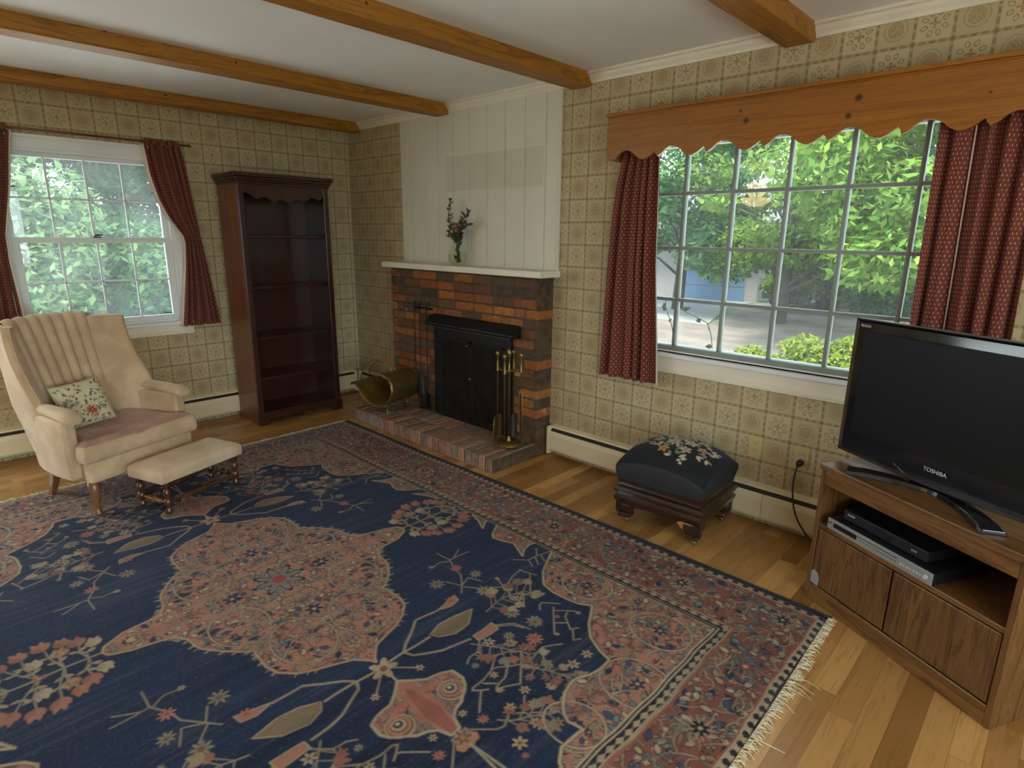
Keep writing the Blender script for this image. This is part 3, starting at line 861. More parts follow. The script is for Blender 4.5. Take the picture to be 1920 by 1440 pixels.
flower_stem('dark_sprig', 'short dark leafy sprig on the left of the vase rim', 'flower', (-.05, -.02, .29), (-.03, -.02, .24), None, 'leaf_dark', 14, .035, .01, .3)
flower_stem('dark_sprig', 'dense green leafy stems standing inside the vase', 'flower', (.02, -.01, .23), (.0, 0, .2), None, 'leaf_dark', 22, .05, .010, .05)
# ------------------------------------------------------------------ woven pattern painter (numpy canvas in cloth coordinates)
class Canvas:
    def __init__(s, w, h, res, col):
        s.res = res; s.nx = int(round(w / res)) + 1; s.ny = int(round(h / res)) + 1
        s.c = np.empty((s.ny, s.nx, 3), np.float32); s.c[:] = col
    def win(s, x0, x1, y0, y1):
        a = max(0, int(x0 / s.res)); b = min(s.nx, int(x1 / s.res) + 2); c = max(0, int(y0 / s.res)); d = min(s.ny, int(y1 / s.res) + 2)
        if a >= b or c >= d: return None
        X, Y = np.meshgrid(np.arange(a, b) * s.res, np.arange(c, d) * s.res)
        return slice(c, d), slice(a, b), X, Y
    def put(s, w, m, col, k=1.0):
        m = (np.clip(m, 0, 1) * k)[..., None]; v = s.c[w[0], w[1]]; v *= 1 - m; v += m * np.asarray(col, np.float32)
    def inside(s, pts, X, Y):
        r = np.zeros(X.shape, bool); n = len(pts)
        for i in range(n):
            x1, y1 = pts[i]; x2, y2 = pts[(i + 1) % n]
            if y1 == y2: continue
            c = ((y1 > Y) != (y2 > Y)) & (X < (x2 - x1) * (Y - y1) / (y2 - y1) + x1); r ^= c
        return r
    def mask(s, pts):
        w = s.win(-1e3, 1e3, -1e3, 1e3); return s.inside(pts, w[2], w[3])
    def poly(s, pts, col, k=1.0):
        P = np.asarray(pts); w = s.win(P[:, 0].min(), P[:, 0].max(), P[:, 1].min(), P[:, 1].max())
        if w: s.put(w, s.inside(pts, w[2], w[3]).astype(np.float32), col, k)
    def stroke(s, pts, wd, col, k=1.0):
        P = np.asarray(pts, float); w = s.win(P[:, 0].min() - wd, P[:, 0].max() + wd, P[:, 1].min() - wd, P[:, 1].max() + wd)
        if not w: return
        X, Y = w[2], w[3]; D = np.full(X.shape, 1e9)
        for (ax, ay), (bx, by) in zip(P[:-1], P[1:]):
            dx, dy = bx - ax, by - ay; L = dx * dx + dy * dy + 1e-12
            t = np.clip(((X - ax) * dx + (Y - ay) * dy) / L, 0, 1); D = np.minimum(D, (X - ax - t * dx) ** 2 + (Y - ay - t * dy) ** 2)
        s.put(w, (wd / 2 - np.sqrt(D)) / s.res + .5, col, k)
    def flower(s, x, y, r, petals, col, core, edge=None, phase=0.0):
        w = s.win(x - r * 1.3, x + r * 1.3, y - r * 1.3, y + r * 1.3)
        if not w: return
        X, Y = w[2] - x, w[3] - y; d = np.hypot(X, Y); a = np.arctan2(Y, X)
        rim = r * (.72 + .28 * np.cos(petals * a + phase))
        if edge is not None: s.put(w, (rim * 1.15 + .002 - d) / s.res + .5, edge)
        s.put(w, (rim - d) / s.res + .5, col); s.put(w, (r * .30 - d) / s.res + .5, core)
    def leaf(s, x, y, a, L, W, col, edge=None):
        w = s.win(x - L, x + L, y - L, y + L)
        if not w: return
        ca, sa = math.cos(a), math.sin(a); X, Y = w[2] - x, w[3] - y
        u = (X * ca + Y * sa) / L; v = (-X * sa + Y * ca) / W
        e = np.abs(v) - (1 - (2 * u - 1) ** 2) * (u > 0) * (u < 1)
        if edge is not None: s.put(w, -(e - .5) * W / s.res * .8 * ((u > -.12) & (u < 1.12)), edge)
        s.put(w, np.where((u > 0) & (u < 1), -e * W / s.res + .3, 0), col)
    def sample(s, x, y):
        fx = np.clip(x / s.res, 0, s.nx - 1.001); fy = np.clip(y / s.res, 0, s.ny - 1.001)
        i = fx.astype(int); j = fy.astype(int); a = (fx - i)[..., None]; b = (fy - j)[..., None]
        return (s.c[j, i] * (1 - a) + s.c[j, i + 1] * a) * (1 - b) + (s.c[j + 1, i] * (1 - a) + s.c[j + 1, i + 1] * a) * b

NAVY = np.array(srgb(33, 45, 72)); NAVYD = np.array(srgb(19, 23, 37)); ROSE = np.array(srgb(162, 110, 90)); ROSED = np.array(srgb(142, 86, 70))
CREAM = np.array(srgb(172, 154, 124)); TAN = np.array(srgb(166, 142, 110)); OLIVE = np.array(srgb(134, 128, 106)); TEAL = np.array(srgb(98, 118, 120))
DARK = np.array(srgb(40, 32, 36)); BROWN = np.array(srgb(112, 82, 62)); RED = np.array(srgb(150, 70, 58)); BLUE = np.array(srgb(58, 72, 100))
CC = {'cream': CREAM, 'rose': ROSE, 'olive': OLIVE, 'tan': TAN}
pr = random.Random(11)

def fill_floral(cv, m, cell, x0, x1, y0, y1, scale=1.0):
    """dense small flowers, buds and hooked vines wherever the mask is set"""
    ny, nx = m.shape
    ok = lambda x, y: 0 <= int(y / cv.res) < ny and 0 <= int(x / cv.res) < nx and m[int(y / cv.res), int(x / cv.res)]
    save = cv.c.copy()
    for _ in range(2):
        gy = y0
        while gy < y1:
            gx = x0
            while gx < x1:
                x = gx + pr.uniform(-.5, .5) * cell; y = gy + pr.uniform(-.5, .5) * cell; gx += cell
                if not ok(x, y): continue
                k = pr.random(); a = pr.uniform(0, 2 * PI); s = scale * pr.uniform(.8, 1.25)
                if k < .58:
                    pts = [(x, y)]; aa = a; cu = pr.uniform(-.55, .55)
                    for i in range(6):
                        aa += cu; pts.append((pts[-1][0] + math.cos(aa) * .013 * s, pts[-1][1] + math.sin(aa) * .013 * s))
                    cv.stroke(pts, .0075 * s, DARK, .7); cv.stroke(pts, .0040 * s, pr.choice([CREAM, TAN, TAN, OLIVE, ROSED, BROWN, TEAL]))
                elif k < .78:
                    cv.leaf(x, y, a, .038 * s, .010 * s, pr.choice([CREAM, TEAL, TAN, NAVY, OLIVE, CREAM, BLUE]), DARK)
                elif k < .91:
                    cv.flower(x, y, .013 * s, pr.choice([4, 5, 6]), pr.choice([NAVY, BLUE, TEAL, CREAM, TAN, RED, CREAM]), pr.choice([CREAM, RED, DARK, TAN]), DARK, a)
                else:
                    cv.stroke([(x, y), (x + .03 * s * math.cos(a), y + .03 * s * math.sin(a))], .006 * s, pr.choice([DARK, BROWN, RED]))
            gy += cell
    cv.c = np.where(m[..., None], cv.c, save)

def stripe_seq(cv, sel, along, across, a0, kind):
    """a narrow guard stripe: sel = boolean window of the stripe, pattern repeats along it"""
    ph = (along / .045) % 1.0
    if kind == 'zig': p = np.abs(ph - .5) * 2 > np.abs(across - .5) * 2; col = np.where(p[..., None], CREAM * .8, DARK)
    elif kind == 'dots': p = ((ph - .5) ** 2 * 4 + (across - .5) ** 2 * 1.5) < .35; col = np.where(p[..., None], DARK, CREAM * .85)
    else: p = np.abs(ph - across) < .18; col = np.where(p[..., None], DARK, BROWN * .9 + CREAM * .2)
    return col
# ------------------------------------------------------------------ the carpet
RUGD = json.loads('''{"o":[["s",9,"cream",[[754,-12],[769,31],[765,98]]],["s",9,"cream",[[765,98],[733,127],[695,182],[651,236],[658,335]]],["s",9,"cream",[[765,98],[766,214]]],["s",9,"cream",[[765,98],[801,112],[857,205],[868,251],[878,316]]],["p",0,"rose",[[655,338],[642,396],[626,448],[664,440],[674,395],[666,365]]],["p",0,"olive",[[758,225],[732,286],[729,354],[748,441],[806,370],[818,294],[793,241]]],["p",0,"rose",[[870,336],[868,391],[865,438],[909,432],[910,394],[905,333]]],["s",5,"cream",[[885,437],[926,498],[995,516]]],["s",5,"cream",[[890,432],[931,487],[971,503]]],["s",5,"cream",[[903,340],[951,290],[984,288],[1007,323],[1024,371],[1047,384]]],["s",5,"cream",[[951,290],[953,249],[971,221]]],["s",5,"cream",[[1009,321],[1033,286],[1054,259],[1066,209],[1065,162],[1073,149],[1095,171],[1108,190]]],["s",5,"cream",[[1050,263],[1057,285],[1078,310],[1100,352]]],["s",5,"cream",[[1078,310],[1111,268],[1120,217],[1135,202]]],["s",5,"cream",[[1059,396],[1168,279]]],["s",5,"cream",[[1075,195],[1110,226]]],["s",5,"cream",[[1130,212],[1142,238],[1165,276]]],["s",5,"cream",[[1095,171],[1100,161],[1158,101]]],["s",5,"cream",[[1214,251],[1254,202]]],["s",5,"cream",[[1230,153],[1251,116],[1245,92],[1172,20]]],["s",5,"cream",[[1242,177],[1263,198],[1280,201]]],["s",5,"cream",[[1279,213],[1310,244]]],["s",5,"cream",[[799,24],[831,55],[862,86]]],["f",35,"olive",[[874,539]]],["f",34,"olive",[[971,563]]],["f",24,"olive",[[966,431]]],["f",15,"olive",[[998,235]]],["f",33,"rose",[[1048,483]]],["f",20,"rose",[[1186,90]]],["f",12,"rose",[[1370,81]]],["f",17,"tan",[[1076,249]]],["f",14,"tan",[[1139,214]]],["f",20,"tan",[[1197,270]]],["f",21,"tan",[[1213,182]]],["f",21,"tan",[[1259,241]]],["f",17,"tan",[[1320,267]]],["f",21,"tan",[[1333,196]]],["f",26,"tan",[[1328,102]]],["f",18,"tan",[[1247,342]]],["f",15,"tan",[[1119,355]]],["f",15,"tan",[[1125,62]]],["f",17,"tan",[[868,92]]],["s",6,"cream",[[12,725],[68,781],[149,791],[219,809]]],["s",6,"cream",[[-1,758],[-102,751],[-183,718]]],["s",6,"cream",[[-1,766],[-52,829],[-46,855]]],["s",6,"cream",[[-92,751],[-210,791]]],["s",6,"cream",[[-68,756],[-153,828]]],["s",6,"cream",[[68,781],[125,874]]],["s",6,"cream",[[81,785],[67,891]]],["s",6,"cream",[[145,787],[205,744]]],["s",6,"cream",[[55,768],[117,689]]],["s",6,"cream",[[-25,761],[-81,705]]],["f",30,"rose",[[-243,799]]],["f",27,"rose",[[-180,852]]],["f",34,"rose",[[7,684]]],["f",33,"rose",[[195,845]]],["f",28,"rose",[[265,846]]],["f",22,"rose",[[214,737]]],["f",23,"tan",[[-198,703]]],["f",28,"tan",[[-105,663]]],["f",24,"tan",[[-108,873]]],["f",32,"tan",[[-30,891]]],["f",29,"tan",[[52,895]]],["f",20,"tan",[[124,883]]],["f",24,"tan",[[141,663]]],["s",5,"cream",[[633,483],[594,517],[530,567],[476,579],[401,616],[311,613]]],["s",5,"cream",[[401,616],[405,662],[408,725]]],["s",5,"cream",[[409,609],[383,569],[391,508]]],["s",5,"cream",[[401,644],[361,708]]],["s",5,"cream",[[594,517],[528,489]]],["s",5,"cream",[[594,517],[566,576],[629,601]]],["s",5,"cream",[[604,515],[660,558]]],["s",5,"cream",[[688,789],[701,723],[721,680],[728,637],[689,592]]],["s",5,"cream",[[722,643],[666,663]]],["s",5,"cream",[[694,782],[771,806]]],["s",5,"cream",[[743,791],[841,689],[832,657],[881,604]]],["s",5,"cream",[[841,689],[883,731]]],["s",5,"cream",[[723,707],[764,760]]],["s",5,"cream",[[721,680],[784,622]]],["s",5,"cream",[[611,824],[664,870],[664,935],[683,1013]]],["s",5,"cream",[[671,870],[716,844]]],["s",5,"cream",[[670,911],[721,877]]],["s",5,"cream",[[668,946],[721,919]]],["s",5,"cream",[[660,931],[614,975]]],["f",35,"olive",[[513,449]]],["f",29,"olive",[[571,620]]],["f",35,"olive",[[686,560]]],["f",29,"rose",[[473,589]]],["f",27,"rose",[[645,415]]],["f",12,"tan",[[666,663]]],["f",18,"tan",[[808,611]]],["f",14,"tan",[[822,659]]],["f",15,"tan",[[311,613]]],["f",14,"tan",[[387,518]]],["s",5,"cream",[[944,632],[923,655],[919,674],[975,718]]],["s",5,"cream",[[974,683],[1075,559]]],["s",5,"cream",[[988,665],[1042,718],[1071,726]]],["s",5,"cream",[[1036,609],[1077,644],[1045,669],[1033,699]]],["s",5,"cream",[[1077,644],[1107,620],[1125,648]]],["s",5,"cream",[[1114,626],[1151,578],[1166,602]]],["s",5,"cream",[[1096,470],[1133,533]]],["s",5,"cream",[[1096,470],[1110,398]]],["s",5,"cream",[[1103,468],[1155,409]]],["f",12,"rose",[[1022,646]]],["f",32,"rose",[[1041,488]]],["f",34,"olive",[[976,560]]],["f",12,"tan",[[1067,722]]],["f",11,"tan",[[1085,564]]],["f",23,"tan",[[1231,551]]],["f",25,"tan",[[1232,476]]],["f",13,"tan",[[1177,414]]],["f",20,"tan",[[1241,345]]]],"pend":[[829,-2],[861,-1],[894,32],[929,74],[933,101],[940,131],[957,163],[1008,166],[1037,150],[1063,117],[1086,91],[1095,59],[1115,33],[1158,18],[1164,-6]],"pin":[[911,-18],[924,10],[985,20],[1026,26],[1066,31],[1114,19],[1153,14]],"pt":[[1165,13],[1209,44],[1229,34],[1233,3],[1223,-2]],"pc":[[1007,105]],"sp":[[13,1055],[77,1058],[153,996],[210,978],[292,933],[246,994],[257,1043],[293,1042],[330,988],[369,925],[403,900],[452,908],[508,932],[621,877],[581,927],[568,976],[581,1020],[605,1036],[680,1018],[719,946],[775,849],[829,786],[843,774],[903,761],[988,764],[1030,772],[1080,799],[1097,769],[1139,697],[1191,634],[1255,597],[1307,581],[1311,519],[1305,474],[1284,430],[1280,403],[1293,350],[1325,305],[1352,279],[1382,263],[1421,270],[1434,271],[1430,230],[1426,174],[1439,153],[1454,130],[1468,123]]}''')
RX, RY, RU, RV = 2.595, -2.04, 1.80, 1.405
def paint_rug():
    cv = Canvas(RU, RV, .0032, NAVYD)
    w = cv.win(0, 9, 0, 9); X, Y = w[2], w[3]
    # abrash bands of lighter and darker navy, running with the weft
    fr = np.random.RandomState(4); n = 220
    band = np.interp(np.linspace(0, 1, cv.nx), np.linspace(0, 1, n), fr.rand(n)); band2 = np.interp(np.linspace(0, 1, cv.nx), np.linspace(0, 1, 14), fr.rand(14))
    f = (band * .45 + band2 * .55)[None, :, None]
    cv.c[:] = NAVYD * (1 - f) + NAVY * f
    mm = lambda P: [(x / 1000, y / 1000) for x, y in P]
    # field twigs, buds, lattices traced into one quarter
    o = RUGD['o']
    # flowering tree beyond the medallion tip
    cv.stroke([(0, .64), (.0, 1.0)], .010, CREAM * .62)
    for v0, tips in ((.69, [(.075, .665), (.12, .70)]), (.76, [(.09, .755), (.165, .745), (.19, .795)]), (.83, [(.08, .83), (.185, .86), (.15, .91)]), (.91, [(.085, .965), (.045, 1.0), (.115, .945)])):
        for tu, tv in tips:
            mu, mv = tu * .5, (v0 + tv) / 2 + .012
            cv.stroke([(0, v0), (mu, mv), (tu * .86, tv)], .0055, CREAM * .62)
            an = math.atan2(tv - v0 + .01, tu); L = pr.uniform(.055, .08); c = pr.choice([ROSE, ROSE, TAN, CREAM]) * pr.uniform(.75, .95)
            for e, q in ((-.55, .7), (-.2, .95), (.2, 1.0), (.55, .7)): cv.leaf(tu * .8, tv, an + e, L * q, .013, c if e < .3 else c * .8)
            cv.leaf(mu, mv, an + 1.0, .035, .008, TAN * .7); cv.leaf(mu, mv, an - 1.0, .035, .008, CREAM * .7)
    cv.flower(0, .83, .022, 6, ROSED, TAN, None)
    for k, wd, c, P in o:
        if k == 's' and all(p[1] > 600 and p[0] < 300 for p in P) and max(p[1] for p in P) < 1100: continue
        if k == 's': cv.stroke(mm(P), (wd + 1) / 1000, CC[c] * .66)
    for k, wd, c, P in o:
        P = mm(P)
        if k == 'p':
            cv.poly(P, CC[c] * .92 if c != 'olive' else np.array(srgb(120, 102, 76))); cv.stroke(P + P[:1], .005, CREAM * .8)
            if c == 'olive':
                for i in range(1, 6): cv.stroke([P[0], P[1 + i % (len(P) - 1)]], .002, BROWN)
        elif k == 'f':
            x, y = P[0]; r = wd / 1000
            if y > .6 and x < .35 and y < 1.05: continue
            if y > .6 and x < .35:
                an = math.atan2(y - .82, x - .02)
                for e in (-.6, -.2, .2, .6): cv.leaf(x - r * .5 * math.cos(an), y - r * .5 * math.sin(an), an + e, r * (2.0 if abs(e) < .3 else 1.6), r * .34, CC[c] * (.8 if e > 0 else .68))
                continue
            cv.flower(x, y, r, 6 if c == 'tan' else 8, CC[c] * .95, BROWN if c != 'rose' else RED, None, pr.uniform(0, 6))
            if r > .03:
                for q in range(8): cv.stroke([(x + r * .35 * math.cos(q * PI / 4), y + r * .35 * math.sin(q * PI / 4)), (x + r * .8 * math.cos(q * PI / 4), y + r * .8 * math.sin(q * PI / 4))], .003, BROWN)
    # extra flowered twigs in the middle of the field side
    def twig(x, y, a, s):
        pts = [(x, y)]; aa = a
        for i in range(6):
            aa += pr.uniform(-.3, .3); pts.append((pts[-1][0] + math.cos(aa) * .036 * s, pts[-1][1] + math.sin(aa) * .036 * s))
        cv.stroke(pts, .006, CREAM * .62)
        for i, p in enumerate(pts[1:]):
            for sg in (1, -1):
                b = aa + sg * pr.uniform(.6, 1.3); L = pr.uniform(.03, .065) * s; q = (p[0] + math.cos(b) * L, p[1] + math.sin(b) * L)
                cv.stroke([p, q], .0045, CREAM * .6)
                c = pr.choice([ROSE, TAN, OLIVE, CREAM, ROSE]) * pr.uniform(.6, .85); h = pr.uniform(.04, .062) * s
                if pr.random() < .75:
                    for e in (-.55, 0, .55): cv.leaf(q[0], q[1], b + e, h * (1 if e == 0 else .75), .012 * s, c)
                else: cv.flower(q[0], q[1], .024 * s, 6, c, BROWN, None, pr.uniform(0, 6))
    for (x, y, a, s) in [(.90, .30, .8, 1.0), (.80, .47, 1.7, 1.0), (1.22, .12, .9, .9), (1.12, .36, .3, .8)]: twig(x, y, a, s)
    # medallion
    med = [(734,0),(713,8),(662,50),(640,105),(618,164),(588,218),(534,267),(481,281),(436,278),(394,279),(378,270),(356,299),(301,351),(234,397),(195,408),(146,411),(99,435),(84,457),(65,571),(31,637),(0,650)]
    P = mm(med); m = cv.mask(P + [(0, 0)])
    cv.poly(P + [(0, 0)], ROSE); fill_floral(cv, m, .030, 0, .76, 0, .66, .85)
    # lobes with their own outline inside the medallion
    for cx, cy, r in ((.44, .12, .14), (.2, .25, .13)):
        ring = [(cx + r * math.cos(i * PI / 14), cy + r * .8 * math.sin(i * PI / 14)) for i in range(29)]
        cv.stroke(ring, .009, DARK); cv.stroke(ring, .005, CREAM)
    cv.flower(0, 0, .10, 8, TEAL * .6 + ROSE * .3, RED, DARK); cv.flower(.3, 0, .03, 6, NAVY, TAN, DARK); cv.flower(0, .2, .03, 6, NAVY, TAN, DARK)
    cv.stroke(P, .014, ROSED * .7); cv.stroke(P, .008, CREAM * .85)
    for i in range(0, 34):
        k = pr.randrange(3, len(P) - 4); t = pr.random(); x = P[k][0] * (1 - t) + P[k + 1][0] * t; y = P[k][1] * (1 - t) + P[k + 1][1] * t
        cv.stroke([(x, y), (x + .02 * x, y + .04 * y + .006)], .0035, CREAM * .85)
    # pendant beyond the node
    pend = mm(RUGD['pend']); pend[0] = (pend[0][0], 0); pend.append((pend[-1][0], 0))
    cv.poly(pend, ROSE * .9); pin = mm(RUGD['pin']); cv.poly([(pin[0][0], 0)] + pin[1:] + [(pin[-1][0], 0)], ROSED)
    m = cv.mask(pend); fill_floral(cv, m & (w[3] > .035), .026, .82, 1.18, 0, .2, .6)
    x, y = mm(RUGD['pc'])[0]
    for r, c in ((.062, TAN), (.054, DARK), (.050, ROSE), (.036, DARK), (.032, TAN), (.020, NAVY), (.010, CREAM)): cv.flower(x, y, r, 1, c, c)
    cv.stroke(pend[:-1], .010, CREAM * .85)
    cv.poly([(1.165, 0)] + mm(RUGD['pt']) + [(1.223, 0)], ROSE); cv.flower(1.19, 0, .03, 6, BROWN, ROSE, CREAM * .8)
    cv.stroke([(1.22, 0), (1.38, .012)], .008, CREAM * .8)
    cv.flower(.78, 0, .045, 5, TAN, BROWN, CREAM * .8)
    # corner spandrel and the side strip of the same rose ground
    sp = mm(RUGD['sp']); sp[0] = (0, sp[0][1])
    sp = sp + [(1.47, .10), (1.50, .05), (1.49, 0)]
    reg = sp + [(RU, 0), (RU, RV), (0, RV)]
    m = cv.mask(reg); cv.poly(reg, ROSE * .97); fill_floral(cv, m, .032, 0, RU, 0, RV, .9)
    for cx, cy, r in ((1.44, .55, .13), (1.40, .27, .10), (.98, .90, .11), (1.36, .85, .12)):
        ring = [(cx + r * math.cos(i * PI / 14), cy + r * .85 * math.sin(i * PI / 14)) for i in range(29)]
        cv.stroke(ring, .010, DARK, .8); cv.stroke(ring, .006, CREAM)
        cv.flower(cx, cy, .024, 6, NAVY, TAN, DARK); cv.flower(cx - .05, cy + .03, .016, 5, TEAL, RED, DARK)
    cv.stroke(sp, .018, DARK, .6); cv.stroke(sp, .010, CREAM * .92)
    # borders: guard stripes on the two sides of this quarter
    ix, iy = 1.545, 1.055           # inner edge of the border
    ox, oy = 1.765, 1.352           # outer guard
    bm = (X > ix) | (Y > iy)
    cv.c[bm] = ROSED * .8
    fill_floral(cv, bm, .033, 0, RU, 0, RV, .95)
    # big rosettes in the main border
    for k in range(5):
        x = .17 + k * .36
        for (fx, fy) in ((x, (iy + oy) / 2), ((ix + ox) / 2 + .015, x)):
            if fx < ix + .12 and fy > iy + .02 or fx > ix + .02 and fy < iy + .12 or True:
                if fx > RU or fy > RV or (fx < ix and fy < iy): continue
                for q in range(14):
                    a = q * 2 * PI / 14; cv.stroke([(fx + .022 * math.cos(a), fy + .022 * math.sin(a)), (fx + .05 * math.cos(a), fy + .05 * math.sin(a))], .006, TAN * .85 if k % 2 else TEAL * .75)
                cv.flower(fx, fy, .026, 7, NAVYD if k % 2 else RED, CREAM, DARK)
    inX = lambda a, b: (X >= a) & (X < b) & (Y < iy + (X - ix) * 1.0 + .001)
    inY = lambda a, b: (Y >= a) & (Y < b) & (X < ix + (Y - iy) * 1.0 + .001)
    for (a, b, c) in ((-.050, -.044, CREAM), (-.044, -.036, DARK), (-.036, -.031, CREAM * .9), (-.031, -.024, DARK), (-.024, .0, 'zig'), (.0, .006, CREAM * .8), (.006, .016, ROSED)):
        for s, base, along in ((inX, ix, Y), (inY, iy, X)):
            q = s(base + a, base + b)
            cv.c[q] = stripe_seq(cv, q, along[q], (X[q] - base - a) / (b - a) if s is inX else (Y[q] - base - a) / (b - a), 0, c) if isinstance(c, str) else c
    for (a, b, c) in ((-.008, .0, ROSED), (.0, .006, CREAM * .9), (.006, .026, 'dots'), (.026, .034, DARK), (.034, .060, NAVYD * .9)):
        for s, base, along in ((lambda p, r: (X >= p) & (X < r) & (Y < oy + X - ox), ox, Y), (lambda p, r: (Y >= p) & (Y < r) & (X < ox + Y - oy), oy, X)):
            q = s(base + a, base + b)
            cv.c[q] = stripe_seq(cv, q, along[q], ((X[q] if base == ox else Y[q]) - base - a) / (b - a), 0, c) if isinstance(c, str) else c
    # age: slightly worn lighter patches, pile speckle
    cv.c *= (1 + .16 * (np.random.RandomState(2).rand(cv.ny, cv.nx, 1) - .5))
    return cv
cv = paint_rug()
gx = np.arange(-RU, RU + 1e-6, .0038); gy = np.concatenate([np.arange(-RV, -.92, .008), np.arange(-.92, RV + 1e-6, .0038)]); gy[-1] = RV; gx[-1] = RU
GX, GY = np.meshgrid(gx, gy)
rs = np.random.RandomState(9)
jit = np.interp(GY.ravel(), np.linspace(-RV, RV, 40), np.cumsum(rs.randn(40)) * .002).reshape(GY.shape)
cols = cv.sample(np.abs(GX + .003 * np.sin(GY * 9) + .002 * np.sin(GY * 31)), np.abs(GY + .003 * np.sin(GX * 7 + 1)))
f = np.interp(GX.ravel() + GY.ravel() * .06, np.linspace(-2, 2, 160), rs.rand(160)).reshape(GX.shape)
cols *= (.86 + .28 * f)[..., None]
# worn streaks where the nap is rubbed, running with the weft
nzx, nzy = 420, 15
base_n = np.stack([np.interp(np.linspace(0, nzx - 1, len(gx)), np.arange(nzx), rs.rand(nzx) * .55 + .45 * np.interp(np.arange(nzx) / nzx * 40, np.arange(41), rs.rand(41))) for _ in range(nzy)])
fy = (GY + RV) / (2 * RV) * (nzy - 1.01); j0 = fy.astype(int); ii = np.arange(len(gx))[None, :].repeat(len(gy), 0)
wear = base_n[j0, ii] * (1 - (fy - j0)) + base_n[j0 + 1, ii] * (fy - j0)
wear = np.clip((wear - .54) * 3.6, 0, 1) * .16
lum = cols.mean(-1)
wear *= np.clip(1.15 - lum * 6, .25, 1)
cols = cols * (1 - wear[..., None]) + wear[..., None] * np.array((.150, .155, .175))
# slightly wavy edges and the gentle rise of the pile
PX = GX + np.where(np.abs(GY) > 1.2, .0, 0) + RX + .008 * np.sin(GY * 3.0) * (np.abs(GX) > RU - .25); PY = GY + RY + .006 * np.sin(GX * 2.1) * (np.abs(GY) / RV) ** 4
PZ = .011 - .007 * np.clip((np.abs(GX) - (RU - .02)) / .02, 0, 1) - .007 * np.clip((np.abs(GY) - (RV - .015)) / .015, 0, 1) + .0008 * np.sin(GX * 9 + GY * 5)
ny, nx = GX.shape
co = np.stack([PX, PY, PZ], -1).reshape(-1, 3).astype(np.float32)
idx = np.arange(ny * nx).reshape(ny, nx)
quads = np.stack([idx[:-1, :-1], idx[:-1, 1:], idx[1:, 1:], idx[1:, :-1]], -1).reshape(-1, 4).astype(np.int32)
RUG = thing('rug', 'large navy and rose patterned oriental rug covering the oak floor', 'rug')
me = bpy.data.meshes.new('rug_pile')
me.vertices.add(len(co)); me.vertices.foreach_set('co', co.ravel())
me.loops.add(quads.size); me.loops.foreach_set('vertex_index', quads.ravel())
me.polygons.add(len(quads)); me.polygons.foreach_set('loop_start', np.arange(0, quads.size, 4, dtype=np.int32))
me.update(calc_edges=True); me.materials.append(M['rug'])
rug = bpy.data.objects.new('rug_pile', me); COL.objects.link(rug); rug.parent = RUG
point_color(rug, cols.reshape(-1, 3))
del cols, GX, GY, PX, PY, PZ, co, quads, idx
# skirt edges (thickness) and the dark selvage on the long sides
for s in (1, -1):
    mb = MB(); n = 60
    pts = [(RX - RU + 2 * RU * i / n, RY + s * (RV + .003) + .006 * math.sin((-RU + 2 * RU * i / n) * 2.1) * s * s, .006) for i in range(n + 1)]
    mb.tube(pts, .0065, 6); mb.build('selvage', M['ruglock'], RUG, smooth=True)
fr2 = random.Random(8)
for s in (1, -1):
    mb = MB(); y = RY - RV + .005
    while y < RY + RV - .005:
        L = fr2.uniform(.018, .042) if fr2.random() < .96 else fr2.uniform(.06, .11)
        if y > RY + RV - .22: L = min(L, .03)
        bx = RX + s * (RU - .004) + .008 * math.sin((y - RY) * 3.0)
        dy = fr2.uniform(-.025, .025); w = fr2.uniform(.0012, .0024); z = .006
        cdy = fr2.uniform(-.012, .012)
        p = [Vector((bx, y, z)), Vector((bx + s * L * .5, y + dy * .4 + cdy, z + fr2.uniform(-.001, .003))), Vector((bx + s * L, y + dy, .0025))]
        mb.tube(p, [w, w, w * .6], 4)
        y += fr2.uniform(.0022, .0048)
    o = mb.build('fringe', M['fringe'], RUG, fix=False); o['kind'] = 'stuff'
